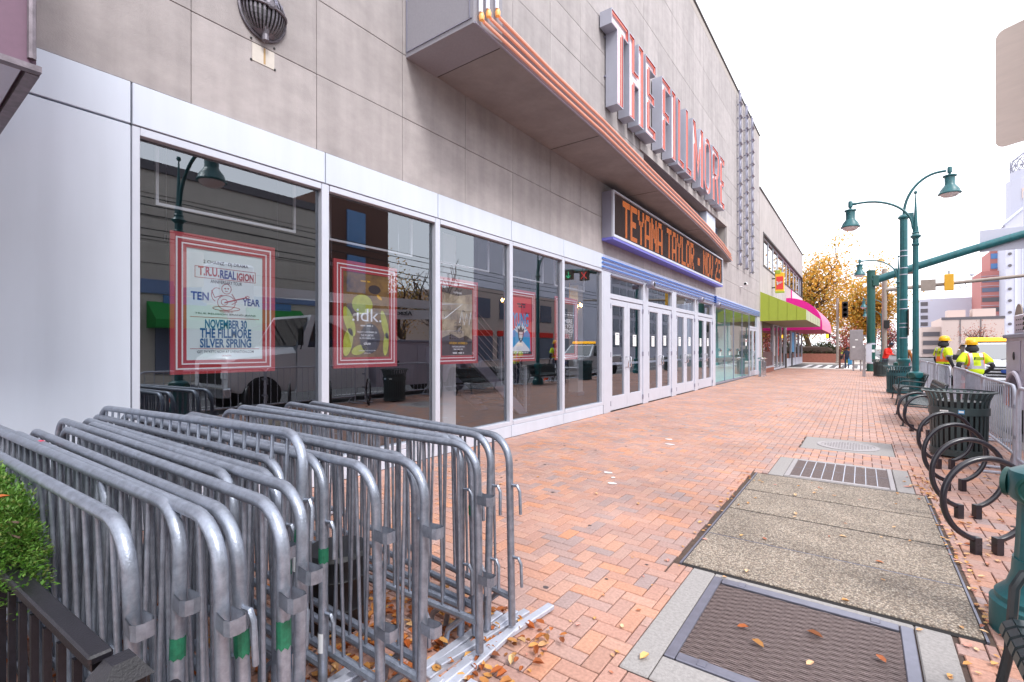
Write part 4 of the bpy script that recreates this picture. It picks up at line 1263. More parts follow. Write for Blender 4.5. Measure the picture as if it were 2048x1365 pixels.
# poster 3
t, c, x = poster(5.22, 'red framed cream and brown smoky poster in the third window', 'p3_bg')
g = MB().use('p3_dark'); g.poly([(x,c-.36,1.41),(x,c+.36,1.41),(x,c+.36,1.66),(x,c+.2,1.73),(x,c+.05,1.68),(x,c-.15,1.75),(x,c-.36,1.68)])
g.poly([(x,c-.36,2.49),(x,c-.36,2.40),(x,c,2.36),(x,c+.36,2.42),(x,c+.36,2.49)])
g.build('artwork', None, t, fix=False)
z = MB().use('white')
for (pts) in ([(-.36,2.2),(.12,2.24),(-.3,1.98),(-.36,2.0)],[(.05,1.93),(.1,2.12),(.16,1.9),(.22,2.08),(.28,1.9),(.33,2.12)]):
    z.tube([(x,c+p[0],p[1]) for p in pts], .008, 4)
z.build('lettering', None, t, fix=False)
z = MB().use('ink_dark'); rr = random.Random(5)
for k in range(16):
    y_, z_ = c+rr.uniform(-.3,.33), rr.uniform(1.98,2.14); z.tube([(x,y_,z_),(x,y_+rr.uniform(-.04,.05),z_+rr.uniform(-.04,.04))], .005, 4)
for (a_, b_) in ((-.07,1.92),(-.07,1.86),(.03,1.92),(.03,1.86),(-.07,1.79),(.03,1.79)): z.tube([(x,c+a_,b_),(x,c+a_+.06,b_+.015),(x,c+a_+.06,b_-.03)], .007, 4)
z.build('lettering', None, t, fix=False)
x += .002
lines(t, 'white', [('OUTBREAK',c,2.41,.2,.03,.012),('THE FILLMORE SILVER SPRING',c+.02,1.545,.3,.024,.01),('#',c+.02,1.505,.22,.016,.006),('#',c+.02,1.445,.26,.024,.01)], x)
lines(t, 'hard_hat', [('SATURDAY, NOVEMBER 13',c+.02,1.60,.42,.042,.02)], x)
# poster 4
t, c, x = poster(6.99, 'bright red poster with blue block letters and a spiked-hair face in the fourth window', 'p4_bg')
lines(t, 'ink_cyan', [('YUNG',c+.0,2.06,.52,.26,.03)], x)
g = MB().use('ink_cyan'); g.poly([(x,c-.33,1.45),(x,c+.33,1.45),(x,c+.31,1.8),(x,c+.1,1.97),(x,c-.1,1.97),(x,c-.31,1.8)])
x += .001
g.use('white')
for k in range(9):
    a_ = R(20+17.5*k); g.poly([(x,c+.05*math.cos(a_+.8),1.80+.05*math.sin(a_+.8)),(x,c+.05*math.cos(a_-.8),1.80+.05*math.sin(a_-.8)),(x,c+.26*math.cos(a_),1.80+.26*math.sin(a_))])
g.poly([(x,c-.27,1.42),(x,c+.3,1.42),(x,c+.3,1.5),(x,c+.06,1.66),(x,c-.06,1.66),(x,c-.27,1.52)])
x += .001
g.use('ink_dark'); g.poly([(x,c-.1,1.82),(x,c-.11,1.92),(x,c-.04,1.87),(x,c,1.99),(x,c+.05,1.87),(x,c+.12,1.92),(x,c+.1,1.82),(x,c+.07,1.70),(x,c,1.62),(x,c-.07,1.70)])
x += .001
g.use('poster_paper'); g.poly([(x,c-.06,1.83),(x,c+.06,1.83),(x,c+.055,1.73),(x,c,1.66),(x,c-.055,1.73)])
x += .001
g.use('ink_dark').poly([(x,c-.045,1.79),(x,c-.015,1.79),(x,c-.015,1.775),(x,c-.045,1.775)]); g.poly([(x,c+.015,1.79),(x,c+.045,1.79),(x,c+.045,1.775),(x,c+.015,1.775)]); g.poly([(x,c-.02,1.71),(x,c+.02,1.71),(x,c+.01,1.695),(x,c-.01,1.695)])
g.poly([(x,c-.36,1.405),(x,c+.36,1.405),(x,c+.36,1.46),(x,c-.36,1.46)])
g.build('artwork', None, t, fix=False)
x += .001
lines(t, 'ink_dark', [('#',c+.02,2.36,.28,.03,.015),('#',c+.04,2.31,.24,.03,.015),('#',c+.22,2.2,.15,.02,.008)], x)
lines(t, 'white', [('#',c,1.435,.5,.018,.008)], x)
# poster 5
t, c, x = poster(8.74, 'dark poster with white WHERE ARE YOU SITTING lettering in the fifth window', 'p5_bg')
lines(t, 'white', [('WHERE',c,2.12,.52,.095,.03),('ARE YOU',c,2.01,.6,.095,.03),('SITTING?',c,1.90,.6,.095,.03),('#',c+.05,1.83,.4,.022,.008),('#',c+.05,1.79,.42,.022,.008),('#',c+.05,1.75,.36,.022,.008),('#',c+.1,2.26,.5,.03,.01)], x)
b = MB().use('white').box(x,c-.2,2.31,x+.001,c+.33,2.315).box(x,c-.2,2.21,x+.001,c+.33,2.215); b.build('rules', None, t)
# white hanging rails in each display window
for k in range(5):
    a, b_ = SEAM[k+1]+.30, SEAM[k+1]+1.62
    t = thing('hanging_rail', 'white U-shaped display rail hanging from the ceiling of the %s window' % ORD[k], 'rail', (XP, (a+b_)/2, 3.5), 'display rails')
    x_ = XP+.02
    MB().box(x_-.012,a-.012,2.835,x_+.012,b_+.012,2.86).build('cross_bar', 'white', t)
    for y in (a, b_):
        MB().box(x_-.012,y-.012,2.86,x_+.012,y+.012,3.545).build('drop_bar', 'white', t)
        MB().box(x_-.1,y-.1,3.535,x_+.1,y+.1,3.549).build('ceiling_plate', 'alu_grey', t)

# ================================================================ crowd barricades
BL, BH = 2.46, 1.07
def barricade_proto(kind, n=20):
    t = thing('crowd_barricade', 'x', 'barricade', (0,0,0), 'x')
    h = BL/2; r = .14; tr = .0195
    path = [(-h,0,.055)]
    for k in range(8): a = R(180-90*k/7); path.append((-h+r+r*math.cos(a),0,BH-r-tr+r*math.sin(a)))
    for k in range(8): a = R(90-90*k/7); path.append((h-r+r*math.cos(a),0,BH-r-tr+r*math.sin(a)))
    path.append((h,0,.055))
    MB().tube(path, tr, 10).build('top_frame', kind, t, smooth=True)
    MB().tube([(-h,0,.20),(h,0,.20)], .019, 8).build('bottom_rail', kind, t, smooth=True)
    me = None
    for k in range(n):
        x = -h+.12+(BL-.24)*k/(n-1)
        if me is None:
            m = MB().tube([(0,0,.2),(0,0,BH-.03)], .0075, 6, caps=False); m.mats.append(kind); me = m.mesh('bar', smooth=True)
        o = link('bar', me, t); o.location = (x,0,0)
    for sx in (-1, 1):
        f = MB(); xx = sx*(h-.0)
        f.cbox(xx-.024,-.33,.004,xx+.024,.33,.03,.004)
        f.build('foot', 'steel_light', t)
        MB().tube([(xx-sx*.02,0,.2),(xx-sx*.10,0,.19),(xx-sx*.2,.0,.1),(xx-sx*.22,0,.02)], .015, 6).build('brace', kind, t, smooth=True)
    for z in (.80, .42):
        MB().tube([(h+.02,0,z),(h+.055,0,z+.005),(h+.072,0,z-.02),(h+.075,0,z-.14)], .0085, 6).build('hook', kind, t, smooth=True)
        s_ = MB(); lp = [(-h-.012,-.021),(-h-.07,-.027),(-h-.088,-.02),(-h-.092,0),(-h-.088,.02),(-h-.07,.027),(-h-.012,.021)]
        for i in range(6):
            (xa,ya_),(xb,yb_) = lp[i], lp[i+1]
            s_.quad((xa,ya_,z-.021),(xb,yb_,z-.021),(xb,yb_,z+.021),(xa,ya_,z+.021))
            s_.quad((xa,ya_*.86,z-.021),(xb*.998,yb_*.86,z-.021),(xb*.998,yb_*.86,z+.021),(xa,ya_*.86,z+.021))
        s_.build('socket', 'steel', t, fix=False)
    return t
proto = barricade_proto('steel')
KIDS[proto.name] = list(proto.children)
def band(parent, x, z, key, h=.06):
    """strip of tape or a sticker bent round a post"""
    full = key == 'green_tape'
    a0, a1 = (0, 360) if full else (190+z*90, 300+z*90)
    m = MB(); n_ = 14
    for k in range(n_):
        p, q = R(a0+(a1-a0)*k/n_), R(a0+(a1-a0)*(k+1)/n_); r_ = .0206
        dz = .006*math.sin(7*p+z*20) if full else 0
        m.quad((x+r_*math.cos(p),r_*math.sin(p),z-h/2+dz),(x+r_*math.cos(q),r_*math.sin(q),z-h/2-dz*.5),(x+r_*math.cos(q),r_*math.sin(q),z+h/2+dz*.4),(x+r_*math.cos(p),r_*math.sin(p),z+h/2))
    m.mats.append(key)
    return link('tape_band' if full else 'sticker', m.mesh('tape_band', smooth=True), parent)
# (x right, y right, x left, y left, flip, lift)
STK = [(-1.57,.46,-4.02,.37,1,0),(-1.60,.535,-4.05,.455,1,0),(-2.25,.565,-4.72,.50,0,0),(-1.40,.60,-3.85,.545,1,0),(-1.41,.665,-3.86,.64,0,0),(-1.37,.745,-3.82,.735,1,0),
       (-1.85,.785,-4.30,.77,0,0),(-1.48,.84,-3.93,.84,1,0),(-1.72,.90,-4.17,.885,1,0),(-1.74,.97,-4.19,.93,0,.10),(-1.92,1.07,-4.37,1.03,0,0),(-1.82,1.15,-4.27,1.12,0,0),(-1.54,1.23,-3.99,1.22,1,0),(-1.42,1.325,-3.87,1.33,1,0),(-1.53,1.41,-3.98,1.44,0,0),
       (-1.50,1.78,-3.94,1.68,1,0),(-1.60,1.88,-4.06,1.98,0,0),(-1.66,1.83,-4.12,1.83,0,0),(-1.58,1.95,-4.04,2.16,0,0),(-1.50,2.06,-3.94,2.38,0,0)]
TAPE = {0:[(.72,'sticker_white',.03)],1:[(.66,'green_tape',.06)],4:[(.70,'green_tape',.07)],5:[(.69,'green_tape',.08),(.60,'sticker_blue',.05)],9:[(.66,'green_tape',.06),(.57,'sticker_white',.07)],10:[(.62,'green_tape',.06)],11:[(.66,'green_tape',.06),(.30,'sticker_white',.08)],12:[(.3,'sticker_white',.05)],16:[(.70,'green_tape',.05)]}
for k, (xr, yr, xl, yl, flip, lift) in enumerate(STK):
    b = clone(proto, (0,0,0)) if k else proto
    b.location = ((xr+xl)/2, (yr+yl)/2, lift)
    ang = math.atan2(yr-yl, xr-xl)
    b.rotation_euler = (R((-1.8,1.4,.7,-1.1,2.0,-.4)[k % 6]) if not lift else R(-4), R(-1.6) if lift else 0, ang + (math.pi if flip else 0))
    b['label'] = 'galvanised steel crowd barricade, %s from the camera in the stack by the windows' % ORD[k]
    b['group'] = 'crowd barricades stacked by the windows'
    for (z, key, hh) in TAPE.get(k, []): band(b, -BL/2 if flip else BL/2, z, key, hh)
st_ = MB().tube([(-.62,0,BH-.0205),(-.57,0,BH-.0205)], .0215, 12, caps=False); st_.mats.append('sticker_red')
KB = [o for o in bpy.data.objects if o.get('label','').endswith(', fourth from the camera in the stack by the windows')][0]
o = link('sticker', st_.mesh('sticker', smooth=True), KB); o.location = (1.2,0,0)
# row along the kerb
pk = barricade_proto('steel_light', 15); KIDS[pk.name] = list(pk.children)  # paler steel puts the bright light on this row into the colour
for k, (x, yc, a) in enumerate(((1.52,-.55,90),(1.5,1.95,90.5),(1.5,4.45,89.5),(1.5,6.93,90),(1.57,9.75,88.6),(1.70,12.4,87.5),(1.84,15.1,88.5),(1.82,17.75,90),(1.82,20.3,90),(1.82,22.85,90))):
    b = clone(pk, (x,yc,0), (0,0,R(a))) if k else pk
    b.location = (x,yc,0); b.rotation_euler = (0,0,R(a))
    b['label'] = 'steel crowd barricade standing along the kerb, %s in the row from the camera' % ORD[k]
    b['group'] = 'crowd barricades along the kerb'

# black drum among the stack
dr = thing('black_drum', 'squat black plastic drum standing among the stacked barricades', 'drum', (-2.35,1.58,0))
MB().lathe([(.15,.0),(.165,.03),(.165,.12),(.172,.13),(.165,.14),(.165,.28),(.172,.29),(.165,.30),(.165,.37)], 24, (-2.35,1.58,0)).build('body', 'black_plastic', dr, smooth=True)
MB().lathe([(.178,.365),(.178,.40),(.16,.42),(.05,.43),(0,.43)], 24, (-2.35,1.58,0)).build('lid', 'black_plastic', dr, smooth=True)

# ================================================================ planter with railing at lower left
PR = thing('planter_railing', 'black iron railing with a capped corner post in front of the planter', 'railing', (-1.3075,.2925,0))
MB().cbox(-3.6,.248,.830,-1.345,.293,.85,.005).cbox(-3.6,.258,.803,-1.37,.283,.826,.003).build('top_rail', 'iron', PR)
MB().box(-3.6,.255,.09,-1.37,.285,.12).build('bottom_rail', 'iron', PR)
pm = None
for k in range(18):
    m = MB().box(-.008,-.008,.12,.008,.008,.785) if pm is None else None
    if m: m.mats.append('iron'); pm = m.mesh('picket')
    o = link('picket', pm, PR); o.location = (-1.5-.115*k+1.3075, .27-.2925, 0)
MB().cbox(-1.345,.255,0,-1.27,.33,.80,.004).build('corner_post', 'iron', PR)
MB().hexa([(-1.355,.245,.80),(-1.26,.245,.80),(-1.26,.34,.80),(-1.355,.34,.80),(-1.33,.27,.842),(-1.285,.27,.842),(-1.285,.315,.842),(-1.33,.315,.842)]).build('post_cap', 'iron', PR)
hoop = MB(); hoop.tube([(-1.20+.09*math.cos(R(a)),.36,.62+.16*math.sin(R(a))) for a in range(-20,201,20)], .011, 8)
hoop.build('iron_hoop', 'iron', PR, smooth=True)
PR.location = (-1.315,.345,0); PR.rotation_euler = (0,0,R(3))
pl = thing('planter', 'low concrete planter box behind the black railing', 'planter', (-2.7,.1,0))
MB().cbox(-3.6,-.9,0,-1.5,.23,.42,.01).build('box', 'concrete', pl)
MB().box(-3.55,-.85,.40,-1.55,.2,.43).build('soil', 'soil', pl)
SH = thing('green_shrub', 'bushy green shrub with small pointed leaves spilling over the planter', 'shrub', (-2.75,.25,.43))
rs = random.Random(11)
lf = MB()
def leaf(mb, p, d, up, L, wd):
    d = d.normalized(); s_ = d.cross(up)
    s_ = s_.normalized() if s_.length > 1e-5 else d.orthogonal().normalized()
    n_ = s_.cross(d)
    mb.quad(p, p+d*L*.45+s_*wd+n_*L*.05, p+d*L, p+d*L*.45-s_*wd+n_*L*.05)
stems = MB()
cs_ = Vector((-2.80,.30,.835))
for k in range(3600):
    while True:
        q = Vector((rs.uniform(-1,1),rs.uniform(-1,1),rs.uniform(-1,1)))
        if .55 < q.length < 1: break
    q = Vector((q.x*.86*rs.uniform(.9,1.05), q.y*.12, q.z*.21*rs.uniform(.75,1.15)))
    if q.z < -.02 and rs.random() < .7: continue
    p = cs_+q*rs.uniform(.86,1.08)
    out = Vector((q.x/.86,q.y/.12,q.z/.21)).normalized()
    for j in range(13):
        d = (out*.6+Vector((rs.uniform(-1,1),rs.uniform(-1,1),rs.uniform(-.4,1)))*.8)
        leaf(lf, p+Vector((rs.uniform(-.015,.015),rs.uniform(-.015,.015),rs.uniform(-.015,.015))), d, Vector((0,0,1)), rs.uniform(.012,.02), rs.uniform(.003,.0048))
lf.build('foliage', 'leaf_shrub', SH, fix=False)
for k in range(40):
    a = rs.uniform(0,6.28); q = Vector((math.cos(a)*.7, math.sin(a)*.1, rs.uniform(-.05,.18)))
    stems.tube([(-2.75+rs.uniform(-.6,.6),.20+rs.uniform(-.05,.05),.43), tuple(cs_+q*.6), tuple(cs_+q)], .004, 4)
stems.build('stems', 'bark', SH)
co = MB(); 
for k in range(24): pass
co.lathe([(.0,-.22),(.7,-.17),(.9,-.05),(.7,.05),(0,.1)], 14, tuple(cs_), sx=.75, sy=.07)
co.build('shade_core', 'shade_green', SH, smooth=True)  # solid dark core: shade inside the shrub put into its colour
# ================================================================ fallen leaves
def flat_leaf(mb, x, y, z, L, a, curl, rs):
    """a small curled leaf: six-sided blade with a raised rim"""
    ca, sa = math.cos(a), math.sin(a)
    tx, ty = rs.uniform(-.25,.25), rs.uniform(-.25,.25)
    pts = [(-.5,0,0),(-.22,.24,curl),(.18,.27,curl*1.3),(.5,.02,curl*.4),(.2,-.25,curl*1.2),(-.2,-.26,curl*.8)]
    n = len(mb.v)
    mb.v.append((x,y,z))
    for (u, w, h) in pts:
        u *= L; w *= L
        mb.v.append((x+u*ca-w*sa, y+u*sa+w*ca, z+h*L+max(-z+.004, tx*u+ty*w if z > .02 else abs(tx*u))))
    for k in range(6): mb.face((n, n+1+k, n+1+(k+1) % 6))
rs = random.Random(21)
pile = MB()
for k in range(2600):
    x, y = rs.uniform(-4.3,-1.22), rs.uniform(.3,2.2)
    dens = math.exp(-((x+1.95)/.6)**2)*.9+.2
    if rs.random() > dens: continue
    flat_leaf(pile, x, y, .004+abs(rs.gauss(0,.018)), rs.uniform(.03,.07), rs.uniform(0,6.3), rs.uniform(.05,.35), rs)
o = struct('fallen_leaves', pile, 'litter', 'stuff', fix=False); tag(o, 'brown and orange leaf litter drifted under the stacked barricades', 'leaves')
sc = MB()
def scat(n, x0, x1, y0, y1, s0=.03, s1=.075):
    for k in range(n): flat_leaf(sc, rs.uniform(x0,x1), rs.uniform(y0,y1), .006, rs.uniform(s0,s1), rs.uniform(0,6.3), rs.uniform(.03,.25), rs)
scat(120,.52,.63,3.3,7.2,.02,.05); scat(36,.55,1.0,3.6,6.2,.025,.06); scat(26,.6,1.3,4.2,9,.02,.05); scat(30,-1.1,.5,3.5,6.5,.02,.055); scat(40,-1.14,-1.05,3.4,6.5,.02,.05)
scat(16,.25,.55,2.4,3.4,.03,.06); scat(70,-4.8,1.9,3,20,.02,.05); scat(50,-4.8,1.9,12,40,.03,.06); scat(25,.38,.6,6.4,7.8); scat(20,-1.4,-.94,1.6,3.4,.015,.04)
o = struct('scattered_leaves', sc, 'litter_pale', 'stuff', fix=False); tag(o, 'pale dry leaves scattered over the paving', 'leaves')
for k, (x, y, L, a, key, lab) in enumerate(((-.52,2.83,.085,.4,'litter','golden curled leaf on the left part of the large grate'),(-.43,2.72,.1,2.6,'litter','thin orange leaf lying just beside the golden leaf on the grate'),(-.20,2.98,.11,2.9,'litter','long yellow leaf in the middle of the large grate'),(.075,2.93,.085,2.2,'litter_pale','pinkish leaf at the right side of the large grate'),(-.20,2.69,.07,1.0,'litter_pale','pale curled leaf near the lower middle of the grate'),(-.86,2.28,.09,1.2,'litter_pale','long pale leaf on the concrete corner by the grate'))):
    m = MB(); flat_leaf(m, 0, 0, .012, L*.72, a, .16, rs)
    o = m.build('fallen_leaf', key, None, fix=False, loc=(0,0,0)); o.location = (x,y,0); tag(o, lab, 'leaf', 'single leaves by the grate')
for k, (x, y, z, lab) in enumerate(((-2.40,.27,1.035,'large tan leaf lying on top of the green shrub'),(-2.22,.27,1.03,'small orange leaf lying on the green shrub'))):
    m = MB(); flat_leaf(m, 0, 0, .012, .075-.02*k, .5+k, .12, rs)
    o = m.build('fallen_leaf', 'litter', None, fix=False); o.location = (x,y,z); tag(o, lab, 'leaf')
for k in range(14):
    pass

# ================================================================ ring bike racks
def rack_proto():
    t = thing('bike_rack', 'x', 'bike rack', (0,0,0), 'ring bike racks along the kerb side')
    ro = .305; zc = .40
    g = .075
    a0 = -math.pi/2+math.asin(g/ro)
    path = []
    for k in range(41):
        a = a0+(2*math.pi-2*math.asin(g/ro))*k/40
        path.append((ro*math.cos(a),0,zc+ro*math.sin(a)))
    MB().tube(path, .021, 10).build('ring', 'rack_black', t, smooth=True)
    zz = path[0][2]
    for s in (-1, 1):
        MB().box(s*g-.024,-.024,0,s*g+.024,.024,zz+.02).build('leg', 'rack_black', t)
    return t
rp = rack_proto(); KIDS[rp.name] = list(rp.children)
racks = [(.745,4.93,32,'black ring bike rack nearest the camera, beside the teal lamp base'),(.765,5.87,32,'black ring bike rack, second from the camera'),(.80,6.93,30,'black ring bike rack, third from the camera, before the slatted bin'),(.845,8.1,28,'black ring bike rack directly in front of the near slatted bin'),(.85,10.8,30,'black ring bike rack beyond the near slatted bin, the closer of two'),(.80,11.45,30,'farthest black ring bike rack, just before the bench')]
for k, (x, y, a, lab) in enumerate(racks):
    o = clone(rp, (x,y,0), (0,0,R(a))) if k else rp
    o.location = (x,y,0); o.rotation_euler = (0,0,R(a)); o['label'] = lab

# ================================================================ slatted litter bins
def bin_proto(key):
    t = thing('litter_bin', 'x', 'litter bin', (0,0,0), 'slatted litter bins')
    n = 30; me = None
    for k in range(n):
        if me is None:
            prof = [(.285,.09),(.30,.12),(.315,.72),(.325,.80),(.36,.89),(.385,.915)]
            m = MB(); hw = .019
            for i in range(len(prof)-1):
                (r0,z0),(r1,z1) = prof[i], prof[i+1]
                m.hexa([(r0-.006,-hw,z0),(r0,-hw,z0),(r0,hw,z0),(r0-.006,hw,z0),(r1-.006,-hw,z1),(r1,-hw,z1),(r1,hw,z1),(r1-.006,hw,z1)])
            m.mats.append(key); me = m.mesh('slat')
        o = link('slat', me, t); o.rotation_euler = (0,0,2*math.pi*k/n)
    MB().lathe([(.375,.905),(.40,.905),(.405,.92),(.375,.925),(.375,.905)], 40).build('rim', key, t, smooth=True)
    MB().lathe([(.306,.60),(.326,.60),(.328,.70),(.308,.70),(.306,.60)], 40).build('band', key, t, smooth=True)
    MB().lathe([(.28,.03),(.312,.03),(.315,.12),(.28,.12),(.28,.03)], 40).build('base_ring', key, t, smooth=True)
    MB().lathe([(.25,.06),(.255,.78),(.245,.78),(.0,.74)], 28).build('liner', 'black_plastic', t, smooth=True)
    MB().lathe([(.14,0),(.14,.05),(0,.05)], 20).build('foot', 'black', t)
    return t
b1 = bin_proto('bin_green'); KIDS[b1.name] = list(b1.children)
b1.location = (1.10,9.2,0); b1['label'] = 'dark green slatted litter bin with flared rim behind the ring bike racks'
m = MB().use('paper').box(-.13,-.001,.645,-.04,.001,.665).use('sticker_blue').box(.06,-.001,.625,.125,.001,.68); m.use('paper').box(.067,-.0015,.64,.118,.0015,.668)
st_ = m.mesh('sticker'); o = link('sticker', st_, b1); o.location = (-.10,-.32,0); o.rotation_euler = (0,0,R(-16))
o2 = clone(b1, (.98,20.8,0), (0,0,.3), 'teal slatted litter bin behind the farther bench'); 
o3 = clone(b1, (.80,32.6,0), (0,0,.7), 'dark slatted litter bin farthest away, beside the big green pole')
nm = {}
for o in (o2,):
    for ch in o.children:
        if ch.type == 'MESH' and ch.data.materials and ch.data.materials[0].name == 'bin_green':
            if ch.data.name not in nm:
                me = ch.data.copy(); me.materials[0] = MT['bin_teal']; nm[ch.data.name] = me
            ch.data = nm[ch.data.name]

# ================================================================ strap benches (facing the theatre)
def bench_proto():
    t = thing('park_bench', 'x', 'bench', (0,0,0), 'strap benches facing the theatre')
    Lb = 2.05; me = None; n = 27
    prof = [(.035,.345),(.012,.36),(.0,.39),(.008,.42),(.035,.44),(.08,.445),(.2,.43),(.4,.41),(.47,.425),(.51,.47),(.60,.80),(.615,.825),(.64,.835),(.66,.82)]
    for k in range(n):
        if me is None:
            m = MB(); hw = .027
            for i in range(len(prof)-1):
                (x0,z0),(x1,z1) = prof[i], prof[i+1]
                dx, dz = x1-x0, z1-z0; l = math.hypot(dx,dz); nx, nz = -dz/l*.006, dx/l*.006
                m.hexa([(x0-nx,-hw,z0-nz),(x1-nx,-hw,z1-nz),(x1-nx,hw,z1-nz),(x0-nx,hw,z0-nz),(x0+nx,-hw,z0+nz),(x1+nx,-hw,z1+nz),(x1+nx,hw,z1+nz),(x0+nx,hw,z0+nz)])
            m.mats.append('bench_paint'); me = m.mesh('strap')
        o = link('strap', me, t); o.location = (0, -Lb/2+.06+(Lb-.12)*k/(n-1), 0)
    MB().tube([(.05,-Lb/2+.03,.425),(.05,Lb/2-.03,.425)], .014, 8).tube([(.42,-Lb/2+.03,.395),(.42,Lb/2-.03,.395)], .014, 8).tube([(.58,-Lb/2+.03,.74),(.58,Lb/2-.03,.74)], .014, 8).build('rails', 'bench_paint', t, smooth=True)
    for s in (-1, 1):
        y = s*Lb/2
        MB().tube([(-.02,y,.0),(.03,y,.30),(.045,y,.56),(.07,y,.62),(.13,y,.655),(.25,y,.655),(.5,y,.63),(.58,y,.62)], .017, 8).build('arm_and_front_leg', 'bench_paint', t, smooth=True)
        MB().tube([(.66,y,.0),(.52,y,.36),(.56,y,.6),(.64,y,.82)], .017, 8).build('rear_leg', 'bench_paint', t, smooth=True)
        MB().tube([(.03,y,.40),(.53,y,.38)], .015, 8).build('side_rail', 'bench_paint', t, smooth=True)
        MB().cbox(-.065,y-.03,.0,.03,y+.03,.012,.003).cbox(.61,y-.03,.0,.71,y+.03,.012,.003).build('foot_plates', 'bench_paint', t)
    return t
D('bench_paint', lin(40, 50, 54), .33, var=.2, scale=14, spec=.6)
bp = bench_proto(); KIDS[bp.name] = list(bp.children)
bp.location = (.45,1.72,0); bp['label'] = 'black metal strap bench at the lower right corner beside the teal lamp base'
clone(bp, (.66,13.1,0), (0,0,0), 'dark strap bench beyond the near litter bin, with its arm toward the racks')
clone(bp, (.75,17.45,0), (0,0,0), 'farther dark strap bench behind the second teal lamp post')

# ================================================================ street lamps
def lamp_proto(dz=0):
    t = thing('street_lamp', 'x', 'street lamp', (0,0,0), 'teal street lamps')
    MB().lathe([(.235,0),(.235,.16),(.215,.175),(.215,.20),(.20,.215),(.17,.25),(.15,.32),(.145,.40)], 28).build('base_skirt', 'teal', t, smooth=True)
    MB().lathe([(.142,.38),(.135,.5),(.128,.70),(.132,.72)], 32, flute=.95).build('base_shaft', 'teal', t, smooth=True)
    MB().lathe([(.132,.70),(.155,.72),(.162,.735),(.162,.84),(.155,.865),(.12,.885),(.09,.90),(.075,.90)], 28).build('base_cap', 'teal', t, smooth=True)
    for a in (150, 240):
        o = MB().lathe([(.075,0),(.08,.02),(.065,.028),(.06,.02),(0,.022)], 20, ax='x').build('medallion', 'teal_dark', t, smooth=True)
        o.location = (.155*math.cos(R(a)), .155*math.sin(R(a)), .785); o.rotation_euler = (0,0,R(a))
    MB().lathe([(.072,.90),(.068,2.4),(.062,4.30+dz)], 24, flute=.93).build('pole', 'teal', t, smooth=True)
    MB().lathe([(.062,4.28),(.085,4.31),(.085,4.34),(.066,4.36),(.066,4.48),(.115,4.53),(.12,4.55),(.08,4.59),(.07,4.62),(.085,4.64),(.066,4.66),(.062,4.80)], 24, (0,0,dz)).build('collar', 'teal', t, smooth=True)
    sp = MB().lathe([(.05,4.78),(.032,5.2),(.012,5.66),(.01,5.68),(.035,5.70),(.04,5.73),(.03,5.765),(0,5.775)], 14, (0,0,dz))
    sp.build('finial', 'teal', t, smooth=True)
    path = [(-.03,0,4.72+dz)]
    for k in range(13):
        a = R(90*k/12)
        path.append((-.06-1.12*(1-math.cos(a))*.98, 0, 4.80+dz+.86*math.sin(a)))
    path += [(-1.33,0,5.655+dz)]
    MB().tube(path, .03, 10).prism([(-.04,5.2+dz),(-.16,5.2+dz),(-.035,4.85+dz)], -.008, .008, 'y').build('arm', 'teal', t, smooth=True)
    hx = -1.44
    MB().lathe([(.0,5.76),(.04,5.75),(.055,5.72),(.055,5.58),(.03,5.56),(.03,5.50)], 14, (hx,0,dz)).tube([(-1.3,0,5.655+dz),(hx,0,5.655+dz)], .038, 10).build('arm_joint', 'teal', t, smooth=True)
    lm_ = MB().lathe([(.03,5.52),(.14,5.50),(.15,5.47),(.115,5.45),(.11,5.24),(.13,5.20),(.19,5.12),(.215,5.04),(.235,5.02),(.235,4.995),(.2,4.99)], 24, (hx,0,dz)).build('lamp_hood', 'teal', t, smooth=True)
    MB().lathe([(.2,4.99),(.17,4.94),(.1,4.905),(0,4.89)], 24, (hx,0,dz)).build('lens', 'lens', lm_, smooth=True)
    return t
ln = lamp_proto(-.57)
ln.location = (.80,3.68,0); ln['label'] = 'near teal street lamp with a flared cast base at the right edge'
lp = lamp_proto(); KIDS[lp.name] = list(lp.children)
lp.location = (1.17,16.9,0)
lp['label'] = ('teal street lamp with a ball-tipped spike and lamp arm reaching left')
clone(lp, (1.35,28.2,0), (0,0,0), 'smaller teal street lamp arm behind the banded pole, third along the kerb')
clone(lp, (1.55,49.0,-.1), (0,0,0), 'distant teal street lamp across the junction, the nearer of two')
clone(lp, (1.7,64.5,0), (0,0,0), 'farthest teal street lamp across the junction')
# pole with a lamp over the road
bpz = thing('street_lamp', 'banded teal pole with a flat cap and a lamp arm reaching right over the road', 'street lamp', (1.28,23.5,0))
X, Y = 1.28, 23.5
MB().lathe([(.22,0),(.22,.25),(.17,.3),(.16,.95),(.2,1.0),(.2,1.1),(.13,1.14)], 24, (X,Y,0)).build('base', 'teal', bpz, smooth=True)
MB().lathe([(.125,1.1),(.12,6.45)], 24, (X,Y,0), flute=.94).build('pole', 'teal', bpz, smooth=True)
MB().lathe([(.12,6.42),(.17,6.45),(.18,6.5),(.12,6.58),(0,6.6)], 24, (X,Y,0)).build('cap', 'teal', bpz, smooth=True)
pa = [(X,Y,6.5)]+[(X+1.05*(1-math.cos(R(90*k/12))),Y,6.55+1.45*math.sin(R(90*k/12))) for k in range(13)]+[(X+1.2,Y,8.0)]
MB().tube(pa, .045, 10).build('arm', 'teal', bpz, smooth=True)
hx = X+1.3
MB().lathe([(0,8.14),(.06,8.12),(.07,8.08),(.07,7.92),(.04,7.9),(.04,7.82)], 14, (hx,Y,0)).build('arm_joint', 'teal', bpz, smooth=True)
lm_ = MB().lathe([(.04,7.84),(.2,7.81),(.2,7.77),(.15,7.75),(.145,7.48),(.18,7.42),(.27,7.3),(.3,7.2),(.33,7.17),(.33,7.14),(.28,7.13)], 24, (hx,Y,0)).build('lamp_hood', 'teal', bpz, smooth=True)
